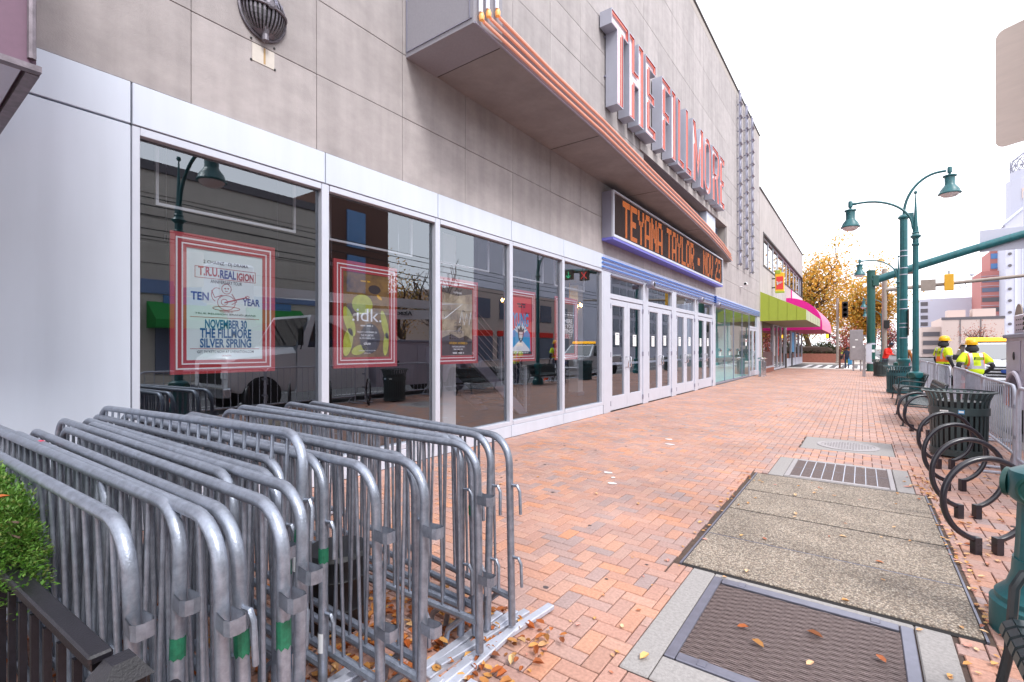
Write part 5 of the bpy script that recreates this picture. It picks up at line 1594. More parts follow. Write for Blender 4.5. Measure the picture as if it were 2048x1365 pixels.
MB().lathe([(.28,7.13),(.2,7.05),(0,7.0)], 24, (hx,Y,0)).build('lens', 'lens', lm_, smooth=True)
for z in (1.9, 2.3, 2.45, 3.0, 3.35, 4.3, 4.55, 5.0, 5.2):
    MB().lathe([(.128,z),(.132,z+.01),(.128,z+.03)], 20, (X,Y,0)).build('band', 'steel_light', bpz)
MB().box(X+.13,Y-.2,2.0,X+.16,Y+.28,3.0).build('sign_plate', 'pole_grey', bpz)
# metal bands and fairy-light cable on the second lamp
# ================================================================ big signal pole with long mast arm
MP = thing('signal_mast', 'thick green mast pole with a long teal arm rising over the road', 'signal mast', (.48,39.6,0))
X, Y = .48, 39.6
MB().lathe([(.27,0),(.27,.08),(.235,.1),(.225,6.55),(.24,6.56),(.24,6.66),(0,6.7)], 24, (X,Y,0)).build('pole', 'teal_dark', MP, smooth=True)
MB().lathe([(.24,1.75),(.245,1.76),(.245,1.85),(.24,1.86)], 24, (X,Y,0)).build('band', 'steel_light', MP)
MB().lathe([(.24,.5),(.245,.51),(.245,.6),(.24,.61)], 24, (X,Y,0)).build('band', 'steel_light', MP)
arm = [(X+.1,Y-.05,5.95),(X+2.2,Y-.1,6.65),(X+4.6,Y-.15,7.38),(X+7.0,Y-.2,8.05),(X+9.6,Y-.25,8.5),(X+12.2,Y-.3,8.75)]
MB().tube(arm, .17, 16, rr=[.24,.235,.23,.22,.2,.17]).build('mast_arm', 'teal', MP, smooth=True)
MB().cbox(X+.1,Y-.3,5.6,X+.42,Y+.2,6.3,.03).build('flange', 'teal_dark', MP)
sg = MB(); 
sg.cbox(X+5.2,Y-.02,7.25,X+7.6,Y+.02,8.55,.015)
sg.build('sign_plate', 'far_white', MP)
for k, (x, z, kind) in enumerate(((X+8.1,8.2,'x'),(X+10.0,8.5,'x'),(X+11.6,8.7,'a'))):
    h_ = MB().cbox(x-.45,Y-.75,z-.85,x+.45,Y-.5,z+.05,.02).build('lane_signal', 'signal_black', MP)
    s_ = MB()
    if kind == 'x': s_.tube([(x-.28,Y-.77,z-.7),(x+.28,Y-.77,z-.1)], .035, 6).tube([(x-.28,Y-.77,z-.1),(x+.28,Y-.77,z-.7)], .035, 6)
    else: s_.tube([(x,Y-.77,z-.1),(x,Y-.77,z-.72)], .035, 6).tube([(x-.22,Y-.77,z-.46),(x,Y-.77,z-.72),(x+.22,Y-.77,z-.46)], .035, 6)
    s_.build('lane_symbol', 'red_x' if kind == 'x' else 'green_arrow', h_)
MB().cbox(X-1.15,Y-.25,.72,X-.42,Y+.3,2.75,.02).build('control_cabinet', 'cabinet', MP)
m_ = MB().use('paper').box(X-1.0,Y-.256,1.55,X-.85,Y-.25,1.66).box(X-.85,Y-.256,2.05,X-.7,Y-.25,2.12); m_.build('sticker', None, MP)
MB().box(X-.42,Y-.05,1.0,X-.2,Y+.05,1.1).box(X-.42,Y-.05,2.3,X-.2,Y+.05,2.4).box(X-1.0,Y-.1,0,X-.9,Y,.72).box(X-.6,Y-.1,0,X-.5,Y,.72).build('cabinet_bracket', 'cabinet', MP)
# small meter box on a post
mbx = thing('meter_box', 'slim pale grey electrical meter box on a post near the bins', 'utility box', (.2,32.0,0))
MB().cbox(.02,31.9,0,.16,32.05,1.72,.01).build('post', 'cabinet', mbx)
MB().cbox(.17,31.85,.75,.42,32.05,1.72,.015).build('box', 'alu_frame', mbx)
MB().cbox(.42,31.9,1.3,.55,32.0,1.45,.01).build('socket', 'white', mbx)
# grey signal mast across the junction
GM = thing('signal_mast', 'grey mast pole and arm across the junction carrying a yellow signal head', 'signal mast', (1.3,52.5,0))
X, Y = 1.35, 45.2
GM.location = (X,Y,0); WL[GM.name] = (X,Y,0)
MB().lathe([(.2,0),(.2,.1),(.16,.12),(.15,7.4),(0,7.45)], 16, (X,Y,0)).build('pole', 'pole_grey', GM, smooth=True)
MB().tube([(X,Y,5.85),(X+3.5,Y,6.05),(X+7.2,Y,6.28),(X+12.5,Y,6.55)], .12, 12, rr=[.14,.125,.11,.09]).build('mast_arm', 'pole_grey', GM, smooth=True)
sh_ = MB().cbox(X+3.3,Y-.32,5.55,X+3.8,Y-.13,6.7,.03).build('signal_head', 'signal_yellow', GM)
MB().tube([(X+3.55,Y-.2,6.68),(X+3.55,Y-.2,6.95)], .04, 6).build('cap', 'signal_black', sh_)
MB().box(X+2.04,Y-.25,5.6,X+2.86,Y-.22,6.4).build('sign_plate', 'pole_grey', GM)
MB().cbox(X-.05,Y-.3,3.0,X+.3,Y,3.6,.03).build('walk_signal', 'signal_black', GM)
MB().box(X+.2,Y-.1,6.9,X+1.7,Y-.06,7.2).build('street_name_plate', 'brown_brick', GM)
MB().tube([(X+4.05,Y-.15,5.9),(X+4.2,Y-.15,5.65),(X+4.45,Y-.15,5.75),(X+4.4,Y-.15,6.0)], .025, 6).build('loop_cable', 'signal_black', GM)
MB().tube([(X+4.74,Y,6.1),(X+4.74,Y,6.5)], .025, 6).build('detector_stem', 'alu_frame', GM)
MB().cbox(X+4.62,Y-.1,6.5,X+4.86,Y+.1,6.66,.02).build('detector', 'alu_frame', GM)
# pedestrian signal pole
PP = thing('signal_pole', 'concrete-grey signal pole with a black and yellow three-light head near the tree', 'signal pole', (-2.0,58.7,0))
MB().lathe([(.2,0),(.2,.15),(.13,.2),(.12,6.6),(0,6.62)], 14, (-2.0,58.7,0)).build('pole', 'pole_grey', PP, smooth=True)
h_ = MB().cbox(-1.62,58.5,4.6,-1.12,58.75,6.2,.02).build('signal_head', 'signal_black', PP)
MB().box(-1.82,58.55,4.55,-1.62,58.8,6.25).build('back_plate', 'signal_yellow', PP)
for k in range(3): MB().lathe([(.2,0),(.2,-.25),(.18,-.25),(.18,0),(0,.0)], 14, (-1.37,58.5,4.87+.5*k), ax='y').build('lamp_visor', 'signal_black', h_)
w_ = MB().cbox(-3.0,58.4,2.55,-2.6,58.6,3.0,.02).build('walk_signal', 'signal_black', PP)
MB().box(-2.95,58.38,2.6,-2.75,58.4,2.95).build('hand_symbol', 'amber', w_)
# near road sign seen from behind, clamped to the near lamp post
RS = thing('road_sign', 'blank back of a rounded-corner road sign at the upper right edge', 'sign', (.90,3.89,3.07))
def rr_poly(w, h, r, n=6):
    pts = []
    for (cx, cy, a0) in ((w/2-r,h/2-r,0),(-w/2+r,h/2-r,90),(-w/2+r,-h/2+r,180),(w/2-r,-h/2+r,270)):
        for k in range(n+1): a = R(a0+90*k/n); pts.append((cx+r*math.cos(a), cy+r*math.sin(a)))
    return pts
m = MB().prism(rr_poly(.60,.70,.045), -.002, .002, 'y'); m.mats.append('sign_back')
o = link('sign_panel', m.mesh('sign_panel'), RS)
bolt = MB()
for z in (-.22,.22): bolt.lathe([(.012,0),(.012,-.012),(0,-.013)], 8, (0,-.003,z), ax='y')
bolt.mats.append('steel_light'); o2 = link('bolts', bolt.mesh('bolts'), RS)
RS.rotation_euler = (0,0,R(-34))
# steel ash urns by the side door
for k, (x, y) in enumerate(((-4.35,28.6),(-4.35,29.3))):
    u = thing('ash_urn', ('brushed steel ash urn by the ticket windows, nearer of two','brushed steel ash urn by the side door, farther of two')[k], 'ash urn', (x,y,0), 'ash urns')
    MB().lathe([(.16,0),(.16,.03),(.13,.04),(.13,.84),(.14,.85)], 18, (x,y,0)).build('body', 'chrome', u, smooth=True)
    MB().lathe([(.05,.85),(.05,.92),(.17,.94),(.18,.98),(.12,1.03),(0,1.04)], 18, (x,y,0)).build('hood', 'chrome', u, smooth=True)
# ================================================================ people
def skin_mesh(name, nodes, edges, sub=2):
    """nodes: {key: (x,y,z,r)}"""
    keys = list(nodes); me = bpy.data.meshes.new(name)
    me.from_pydata([nodes[k][:3] for k in keys], [(keys.index(a), keys.index(b)) for a, b in edges], [])
    ob = bpy.data.objects.new(name, me); COL.objects.link(ob)
    ob.modifiers.new('skin', 'SKIN')
    if not me.skin_vertices:
        bpy.context.view_layer.objects.active = ob
    for i, k in enumerate(keys):
        sv = me.skin_vertices[0].data[i]; n = nodes[k]
        rx, ry = (n[3], n[4]) if len(n) > 4 else (n[3], n[3])
        sv.radius = (rx, ry); sv.use_root = (i == 0)
    sb = ob.modifiers.new('sub', 'SUBSURF'); sb.levels = sub; sb.render_levels = sub
    out = bpy.data.meshes.new_from_object(ob.evaluated_get(bpy.context.evaluated_depsgraph_get()))
    bpy.data.objects.remove(ob); bpy.data.meshes.remove(me)
    out.name = name
    out.polygons.foreach_set('use_smooth', [True]*len(out.polygons))
    return out
def person(label, loc, rz, top, legs, hat=None, hair='black', lean=0, stoop=0, skin='skin', hivis=False, arms='down', h=1.75, kneel=False):
    """local axes: faces -Y, +Z up"""
    t = thing('person', label, 'person', (0,0,0))
    s = h/1.75
    ly = -math.sin(R(lean)); lz = math.cos(R(lean))
    hip = (0,0,.93*s)
    def up(d, x=0, y=0): return (x, hip[1]+ly*d*s+y, hip[2]+lz*d*s)
    N = {'hip': (*hip,.15*s,.115*s), 'belly': (*up(.17),.15*s,.115*s), 'chest': (*up(.36),.175*s,.125*s), 'neck0': (*up(.5),.085*s,.08*s), 'neck': (*up(.56,0,-.01),.058*s), 'head0': (*up(.64,0,-.03-stoop*.5),.078*s,.085*s), 'head': (*up(.73,0,-.035-stoop),.086*s,.098*s), 'crown': (*up(.80,0,-.03-stoop),.055*s)}
    E = [('hip','belly'),('belly','chest'),('chest','neck0'),('neck0','neck'),('neck','head0'),('head0','head'),('head','crown')]
    for sd, q in ((-1,'l'),(1,'r')):
        N['sh'+q] = (*up(.46,sd*.18*s),.075*s); E.append(('chest','sh'+q))
        if arms == 'down':
            el = up(.18,sd*.27*s,.02); wr = up(-.05,sd*.26*s,-.10)
        elif arms == 'hips':
            el = up(.20,sd*.34*s,.06); wr = up(.03,sd*.2*s,-.12)
        else:
            el = up(.22,sd*.24*s,-.12); wr = up(.16,sd*.12*s,-.34)
        N['el'+q] = (*el,.052*s); N['wr'+q] = (*wr,.036*s)
        d = Vector(wr)-Vector(el); hn = Vector(wr)+d.normalized()*.09*s
        N['hand'+q] = (*hn,.04*s,.026*s); f = Vector(wr)+d.normalized()*.17*s; N['fing'+q] = (*f,.026*s,.018*s)
        th = hn+Vector((-sd*.04,-.03,0)); N['thumb'+q] = (*th,.014*s)
        E += [('sh'+q,'el'+q),('el'+q,'wr'+q),('wr'+q,'hand'+q),('hand'+q,'fing'+q),('hand'+q,'thumb'+q)]
        if kneel: kn, an = (sd*.13*s,-.36*s,.5*s), (sd*.12*s,.0,.09*s)
        else: kn, an = (sd*.105*s,-.02*s,.50*s), (sd*.11*s,.03*s*sd,.09*s)
        N['th'+q] = (sd*.095*s,0,.86*s,.095*s); N['kn'+q] = (*kn,.064*s); N['an'+q] = (*an,.045*s); N['toe'+q] = (an[0],an[1]-.15*s,.045*s,.045*s,.04*s)
        E += [('hip','th'+q),('th'+q,'kn'+q),('kn'+q,'an'+q),('an'+q,'toe'+q)]
    me = skin_mesh('body', N, E)
    for k in (top, legs, skin, 'black'): me.materials.append(MT[k])
    hz = N['neck'][2]
    hd = [Vector(N['hand'+q][:3]) for q in 'lr']
    for p in me.polygons:
        c = Vector(p.center); i = 0
        if c.z > hz and (c-Vector(N['head'][:3])).length < .24: i = 2
        elif min((c-q).length for q in hd) < .10: i = 2
        elif c.z < .13*s: i = 3
        elif c.z < .90*s and all((c-Vector(N['el'+q][:3])).length > .16 for q in 'lr') and all((c-Vector(N['wr'+q][:3])).length > .14 for q in 'lr'): i = 1
        p.material_index = i
    b = link('body', me, t)
    hc = Vector(N['head'][:3])
    fc = MB().use(skin)
    fc.lathe([(0,-.02),(.012,-.015),(.018,.0),(.0,.03)], 8, tuple(hc+Vector((0,-.092*s,-.01))))
    for q in (-1,1): fc.use(skin).lathe([(0,-.03),(.014,-.01),(.016,.012),(0,.03)], 8, tuple(hc+Vector((q*.083*s,0,-.01)))); fc.use('black').lathe([(0,-.007),(.012,0),(0,.007)], 8, tuple(hc+Vector((q*.033*s,-.086*s,.012))))
    fc.use('wine').lathe([(0,-.006),(.022,0),(0,.006)], 8, tuple(hc+Vector((0,-.08*s,-.058))))
    fc.build('face', None, t, smooth=True)
    if hat == 'hard':
        MB().lathe([(.118,.045),(.122,.06),(.118,.10),(.10,.15),(.06,.185),(0,.195)], 20, tuple(hc+Vector((0,.0,-.03))), sy=1.18).lathe([(.115,.045),(.15,.035),(.15,.042),(.115,.055)], 20, tuple(hc+Vector((0,-.02,-.03))), sy=1.15).build('hard_hat', 'hard_hat', t, smooth=True)
        MB().lathe([(.09,-.16),(.13,-.13),(.135,-.07),(.1,.0),(.085,.01)], 16, tuple(hc+Vector((0,.03,-.02)))).build('hood', 'hoodie', t, smooth=True)
    elif hat:
        MB().lathe([(.10,.0),(.108,.03),(.1,.09),(.05,.13),(0,.135)], 16, tuple(hc), sy=1.1).build('cap', hat, t, smooth=True)
    else:
        MB().lathe([(.098,-.03),(.104,.03),(.095,.08),(.05,.115),(0,.12)], 16, tuple(hc+Vector((0,.015,0))), sy=1.1).build('hair', hair, t, smooth=True)
    if hivis:
        V = {}
        for k, g in (('hip',1.22),('belly',1.22),('chest',1.17),('neck0',1.1)):
            n = N[k]; V[k] = (n[0],n[1],n[2]-(.08 if k == 'hip' else 0),n[3]*g,n[4]*g*1.1)
        VE = [('hip','belly'),('belly','chest'),('chest','neck0')]
        for q in 'lr':
            V['sh'+q] = (*N['sh'+q][:3],.10*s); m_ = Vector(N['sh'+q][:3]).lerp(Vector(N['el'+q][:3]),.8); V['sl'+q] = (*m_,.092*s)
            VE += [('chest','sh'+q),('sh'+q,'sl'+q)]
        vm = skin_mesh('vest', V, VE)
        vm.materials.append(MT['hivis']); vm.materials.append(MT['reflective']); vm.materials.append(MT['hivis_orange'])
        z1 = N['belly'][2]+.02*s
        for p in vm.polygons:
            c = Vector(p.center)
            near = [(c-Vector(V['sl'+q][:3])).length for q in 'lr']
            tor = abs(c.x) < .20*s
            i = 0
            if tor and abs(c.z-z1) < .03: i = 1
            elif tor and abs(c.z-z1) < .055: i = 2
            elif min(near) < .105*s and c.z < N['shl'][2]-.16: i = 1
            elif tor and .09*s < abs(c.x) < .135*s and c.z > z1: i = 1
            elif tor and .075*s < abs(c.x) < .15*s and c.z > z1: i = 2
            p.material_index = i
        link('hivis_vest', vm, t)
        lg = MB().use('ink_dark').box(-.10,.150*s,N['chest'][2]+.0,.10,.158*s,N['chest'][2]+.075)
        lg.use('hivis')
        for zz in (.012,.034,.056): lg.box(-.085,.158*s,N['chest'][2]+zz,.085-.3*zz,.16*s,N['chest'][2]+zz+.01)
        lg.build('back_print', None, t, fix=False)
    t.location = loc; t.rotation_euler = (0,0,R(rz))
    return t
person('worker in yellow hard hat and hi-vis shirt turned sideways behind the barricades', (2.02,19.76,.004), 120, 'hoodie', 'denim', 'hard', hivis=True, h=1.84, arms='down')
person('worker in yellow hard hat and hi-vis shirt seen from behind at the kerb', (2.36,17.0,-.15), 195, 'hoodie', 'denim', 'hard', hivis=True, h=1.87, lean=12, arms='hips')
person('stooping person in a bright red jacket and dark cap by the green pole', (1.05,34.6,0), 60, 'jacket_red', 'denim', 'jacket_navy', lean=20, stoop=.03, arms='front', h=1.86)
person('person in a tan coat partly hidden behind the lamp poles', (1.72,30.5,0), 150, 'jacket_brown', 'pink_cloth', None, h=1.74, skin='skin2')
person('distant walker in dark jacket carrying a blue bag beside the cabinet', (-.98,47.2,-.12), 180, 'jacket_navy', 'denim', None, h=1.72)
bg_ = thing('tote_bag', 'bright blue bag hanging beside the distant walker', 'bag', (-.85,46.95,.22))
MB().cbox(-.92,46.85,.22,-.64,46.98,.66,.03).build('bag', 'sticker_blue', bg_); MB().tube([(-.86,46.92,.64),(-.84,46.92,.8),(-.72,46.92,.8),(-.70,46.92,.64)], .012, 6).build('strap', 'sticker_blue', bg_)

# ================================================================ vehicles
def wheel(parent, x, y, z, r, w, key='chrome', side=1):
    t = MB().lathe([(r*.62,-w/2),(r*.93,-w/2),(r,-w*.35),(r,w*.35),(r*.93,w/2),(r*.62,w/2)], 28, (x,y,z), ax='x').build('wheel', 'rubber', parent, smooth=True)
    m = MB().lathe([(0,-w*.3),(r*.2,-w*.34),(r*.5,-w*.2),(r*.62,-w*.42),(r*.64,-w*.2),(r*.64,w*.2),(r*.62,w*.42),(r*.5,w*.2),(r*.2,w*.34),(0,w*.3)], 24, (x,y,z), ax='x')
    m.build('rim', key, t, smooth=True)
    return t
# white pickup with amber light bar, facing the camera side
PT = thing('pickup_truck', 'white pickup truck with an amber roof light bar facing the barricades', 'truck', (4.2,27.5,-.15))
x0, x1, yf, zb = 3.2, 5.22, 24.6, -.15
def loft(mb, secs):
    """secs: list of rings (same length)"""
    n = len(mb.v); k = len(secs[0])
    for s in secs: mb.v += [tuple(p) for p in s]
    for i in range(len(secs)-1):
        for j in range(k):
            j2 = (j+1) % k; mb.face((n+i*k+j, n+i*k+j2, n+(i+1)*k+j2, n+(i+1)*k+j))
    mb.face([n+j for j in reversed(range(k))]); mb.face([n+(len(secs)-1)*k+j for j in range(k)])
    return mb
def sec(y, xl, xr, zl, zh, b):
    return [(xl+b*.4,y,zl),(xr-b*.4,y,zl),(xr,y,zl+b),(xr,y,zh-b),(xr-b,y,zh),(xl+b,y,zh),(xl,y,zh-b),(xl,y,zl+b)]
m = MB()
loft(m, [sec(yf,x0+.12,x1-.12,zb+.45,zb+1.02,.08),sec(yf+.12,x0+.02,x1-.02,zb+.4,zb+1.14,.1),sec(yf+1.25,x0,x1,zb+.4,zb+1.22,.1),sec(yf+5.6,x0,x1,zb+.45,zb+1.25,.08)])
m.build('body', 'white_car', PT, smooth=True)
m = MB()
loft(m, [[(x0+.03,yf+1.2,zb+1.2),(x1-.03,yf+1.2,zb+1.2),(x1-.22,yf+2.0,zb+1.88),(x0+.22,yf+2.0,zb+1.88)],[(x0+.03,yf+3.5,zb+1.2),(x1-.03,yf+3.5,zb+1.2),(x1-.2,yf+3.35,zb+1.9),(x0+.2,yf+3.35,zb+1.9)]])
m.build('cab', 'white_car', PT)
MB().quad((x0+.15,yf+1.235,zb+1.25),(x1-.15,yf+1.235,zb+1.25),(x1-.3,yf+1.935,zb+1.835),(x0+.3,yf+1.935,zb+1.835)).build('windshield', 'glass_sky', PT)
for (xx, s) in ((x0,-1),(x1,1)):
    MB().quad((xx-s*.02+s*.0,yf+1.55,zb+1.27),(xx-s*.02,yf+3.3,zb+1.27),(xx-s*.185,yf+3.2,zb+1.82),(xx-s*.19,yf+2.05,zb+1.82)).build('side_window', 'glass_dark', PT)
    MB().cbox(min(xx,xx+s*.25),yf+1.5,zb+1.2,max(xx,xx+s*.25),yf+1.6,zb+1.42,.03).build('mirror', 'black', PT)
    MB().cbox(xx-s*.38-.16,yf-.02,zb+.82,xx-s*.38+.16,yf+.06,zb+.98,.02).build('headlight', 'headlight', PT)
    for yy in (yf+1.0, yf+4.5): wheel(PT, xx-s*.12, yy, zb+.4, .4, .26)
MB().box(x0+.5,yf-.012,zb+.62,x1-.5,yf+.02,zb+1.0).build('grille', 'black', PT)
for k in range(3): MB().cbox(x0+.5,yf-.035,zb+.66+.12*k,x1-.5,yf-.01,zb+.71+.12*k,.006).build('grille_bar', 'chrome', PT)
MB().lathe([(.14,0),(.14,-.03),(0,-.035)], 20, ((x0+x1)/2,yf-.035,zb+.83), ax='y', sx=.5, sy=1).build('badge', 'ink_blue', PT, smooth=True)
MB().cbox(x0+.02,yf-.16,zb+.36,x1-.02,yf+.06,zb+.58,.04).build('bumper', 'chrome', PT)
lbm = MB().cbox(x0+.25,yf+2.1,zb+1.95,x1-.25,yf+2.4,zb+2.1,.03).build('light_bar', 'amber', PT)
MB().cbox(x0+.25,yf+2.12,zb+1.9,x1-.25,yf+2.38,zb+1.95,.01).build('light_bar_base', 'black', lbm)
MB().tube([(x0+.3,yf+1.22,zb+1.24),(x0+.9,yf+1.36,zb+1.33)], .012, 5).tube([(x0+1.1,yf+1.22,zb+1.24),(x0+1.7,yf+1.36,zb+1.33)], .012, 5).build('wiper', 'black', PT)
# utility truck parked along the barricades
UT = thing('utility_truck', 'white utility truck with grey service body and boom parked behind the barricades', 'truck', (3.6,10.5,-.15))
x0, x1, zb = 2.42, 4.75, -.15
ya, yb = 9.6, 14.1       # service body
m = MB()
# side walls with a wheel arch
arch = [(12.2+1.15+.62*math.cos(R(180-180*k/12)), .42+.62*math.sin(R(180-180*k/12))) for k in range(13)]
yc = 13.35
arch = [(yc-.62*math.cos(R(180*k/12)), .38+.62*math.sin(R(180*k/12))) for k in range(13)]
side = [(ya,.30),(yc-.62,.30)]+arch+[(yc+.62,.30),(yb,.30),(yb,1.72),(ya,1.72)]
m.prism(side, x0, x0+.45, 'x').prism(side, x1-.45, x1, 'x')
m.box(x0+.45,ya,.55,x1-.45,yb,.62)
m.build('service_body', 'truck_grey', UT, fix=True)
MB().cbox(x0-.05,ya-.02,1.72,x0+.5,yb+.04,1.80,.01).cbox(x1-.5,ya-.02,1.72,x1+.05,yb+.04,1.80,.01).build('top_cap', 'alu_grey', UT)
fnd = MB(); fnd.tube([(x0-.02,yc-.66*math.cos(R(180*k/16)),.38+.66*math.sin(R(180*k/16))) for k in range(17)], .045, 8); fnd.build('fender_trim', 'truck_grey', UT, smooth=True)
for (a, b, c, d) in ((12.95,13.75,1.08,1.66),(11.3,12.85,.95,1.66),(9.7,11.2,.4,1.66)):
    dd = MB().cbox(x0-.02,a,c,x0,b,d,.008).build('compartment_door', 'truck_grey', UT)
    MB().lathe([(.05,0),(.05,-.012),(.03,-.02),(0,-.02)], 12, (x0-.02,(a+b)/2,(c+d)/2), ax='x', sy=1.6).build('latch', 'black', dd)
MB().cbox(x0-.02,13.85,.35,x0,14.05,.8,.006).build('reflector', 'hivis_orange', UT)
MB().tube([(x0+.2,14.1,1.32),(x0+.2,14.35,1.32)], .06, 10).tube([(x0+.2,14.33,1.32),(x0+.2,14.38,1.32)], .07, 10).build('pipe_stub', 'white', UT, smooth=True)
cp = MB().cbox(x0+.05,12.9,1.80,x0+.9,13.75,2.18,.02).build('compressor_box', 'truck_grey', UT)
for a in range(4):
    for b in range(3): MB().box(x0+.045,13.05+.15*a,1.87+.1*b,x0+.052,13.12+.15*a,1.89+.1*b).build('vent_slot', 'black', cp)
gp = MB().box(x0+.04,12.91,1.84,x0+.049,13.0,2.14).build('gauge_panel', 'white', cp)
for k in range(3): MB().lathe([(.035,0),(.035,-.01),(0,-.012)], 12, (x0+.04,12.95,1.9+.09*k), ax='x').build('gauge', 'black', gp)
rl = thing('cable_reel', 'round cable reel wound with blue hose on top of the utility truck', 'reel', (x0+.4,13.85,1.8))
MB().lathe([(.30,-.01),(.30,.01),(.05,.01),(.05,.24),(.30,.24),(.30,.26),(0,.26)], 26, (x0+.15,13.9,2.12), ax='x').build('flanges', 'pole_grey', rl, smooth=True)
MB().lathe([(.2,.02),(.22,.05),(.22,.2),(.2,.23)], 24, (x0+.15,13.9,2.12), ax='x').build('hose', 'blue_band', rl, smooth=True)
MB().box(x0+.1,13.8,1.80,x0+.14,14.0,2.12).box(x0+.42,13.8,1.80,x0+.46,14.0,2.12).build('stand', 'pole_grey', rl)
# cab and bonnet
m = MB()
loft(m, [sec(5.35,x0+.22,x1-.22,.45,1.28,.12),sec(5.6,x0+.12,x1-.12,.4,1.42,.15),sec(7.0,x0+.05,x1-.05,.4,1.55,.15)])
m.build('bonnet', 'white_car', UT, smooth=True)
m = MB()
loft(m, [[(x0,7.0,.35),(x1,7.0,.35),(x1,7.0,1.5),(x1-.15,7.5,2.45),(x0+.15,7.5,2.45),(x0,7.0,1.5)],[(x0,9.3,.35),(x1,9.3,.35),(x1,9.3,1.5),(x1-.12,9.25,2.5),(x0+.12,9.25,2.5),(x0,9.3,1.5)]])
m.build('cab', 'white_car', UT)
MB().quad((x0+.1,7.02-.02,1.58),(x1-.1,7.0,1.58),(x1-.25,7.45,2.38),(x0+.25,7.45,2.38)).build('windshield', 'glass_sky', UT)
for xx, s in ((x0,-1),(x1,1)):
    MB().quad((xx+s*.004-s*.01,7.3,1.55),(xx+s*.004-s*.01,8.7,1.55),(xx-s*.12,8.6,2.3),(xx-s*.125,7.6,2.3)).build('side_window', 'glass_dark', UT)
    for yy in (6.15, yc): wheel(UT, xx-s*.2, yy, .33, .48, .28, 'truck_grey')
    MB().cbox(xx-s*.42-.15,5.33,.75,xx-s*.42+.15,5.42,.95,.02).build('headlight', 'headlight', UT)
    MB().tube([(xx,7.1,1.5),(xx+s*.22,7.0,1.6),(xx+s*.22,7.0,2.1),(xx,7.2,2.2)], .015, 6).box(xx+s*.12,6.96,1.6,xx+s*.28,7.02,2.05).build('mirror', 'black', UT)
MB().box(x0+.55,5.325,.62,x1-.55,5.37,1.12).build('grille', 'black', UT)
MB().cbox(x0+.1,5.2,.3,x1-.1,5.4,.55,.03).build('bumper', 'chrome', UT)
MB().cbox(3.1,9.9,.62,4.1,11.0,2.7,.05).build('boom_turret', 'white_paint', UT)
MB().hexa([(3.4,10.2,2.5),(3.8,10.2,2.5),(3.8,10.2,2.85),(3.4,10.2,2.85),(3.45,15.5,2.75),(3.75,15.5,2.75),(3.75,15.5,3.05),(3.45,15.5,3.05)]).build('boom', 'white_paint', UT)
MB().hexa([(3.45,6.2,2.95),(3.75,6.2,2.95),(3.75,6.2,3.2),(3.45,6.2,3.2),(3.4,15.5,3.06),(3.8,15.5,3.06),(3.8,15.5,3.36),(3.4,15.5,3.36)]).build('upper_boom', 'white_paint', UT)
text(MB(), 'Altec', (3.39,11.6,2.78), .7, .16, Matrix.Rotation(math.pi,4,'Z') @ FACE_X, bold=.02, depth=.01).build('lettering', 'ink_dark', UT, fix=False)
MB().cbox(3.15,5.3,2.7,4.05,6.25,3.7,.06).build('bucket', 'truck_grey', UT)
# traffic cones on the road by the truck
for k, (x, y, lab) in enumerate(((2.6,4.2,'orange traffic cone on the road in front of the utility truck'),(2.45,19.6,'orange and white channeliser post behind the kerb barricades'))):
    c = thing('traffic_cone', lab, 'cone', (x,y,-.15))
    MB().cbox(x-.18,y-.18,-.15,x+.18,y+.18,-.11,.01).build('base', 'black_plastic', c)
    MB().use('cone_orange').lathe([(.13,-.11),(.1,.15)], 16, (x,y,0)).use('white').lathe([(.1,.15),(.08,.32)], 16, (x,y,0)).use('cone_orange').lathe([(.08,.32),(.06,.48)], 16, (x,y,0)).use('white').lathe([(.06,.48),(.055,.56)], 16, (x,y,0)).use('cone_orange').lathe([(.055,.56),(.035,.75),(0,.76)], 16, (x,y,0)).build('cone', None, c, smooth=True)

# ================================================================ shop building next door
SB = thing('shop_building', 'two-storey pale shop building with a ribbon of upper windows beyond the theatre', 'building', (XW,44,0))
Y0, Y1, ZT = 31.25, 57.0, 10.9
Y1 = 44.0
Y1 = 56.5
w_ = MB()
for r in rects_sub([(Y0,3.3,Y1,ZT)], [(32.5,6.5,56.2,8.6)]): w_.box(XW-.4,r[0],r[1],XW,r[2],r[3])
w_.box(XW-10,Y1-.3,0,XW-.4,Y1,ZT).box(XW-10,Y0,ZT-.3,XW-.4,Y1,ZT-.05).box(XW-.4,Y0,0,XW,Y0+.35,3.3)
w_.build('wall', 'b2_wall', SB)
MB().box(XW-.45,Y0,ZT,XW+.05,Y1+.05,ZT+.1).build('coping', 'dark_frame', SB)
fm = MB().box(XW-.3,32.5,8.5,XW+.03,56.2,8.6).box(XW-.3,32.5,6.5,XW+.03,56.2,6.6).box(XW-.3,32.5,6.6,XW+.03,32.65,8.5).box(XW-.3,56.05,6.6,XW+.03,56.2,8.5)
fm.build('window_surround', 'dark_frame', SB)
yy = 32.65; k = 0
while yy < 55.9:
    w = 2.2 if k % 3 else 2.9
    e = min(yy+w, 56.05)
    f = MB().box(XW-.22,yy,6.6,XW-.14,yy+.07,8.5).box(XW-.22,e-.07,6.6,XW-.14,e,8.5).box(XW-.22,yy+.07,8.42,XW-.14,e-.07,8.5).box(XW-.22,yy+.07,6.6,XW-.14,e-.07,6.68).build('upper_window', 'alu_frame', SB)
    MB().box(XW-.19,yy+.07,6.68,XW-.18,e-.07,8.42).build('pane', 'glass_sky', f)
    MB().box(XW-.6,yy+.07,6.68,XW-.5,e-.07,8.42).build('blind', 'far_white', f)
    yy = e+.001; k += 1
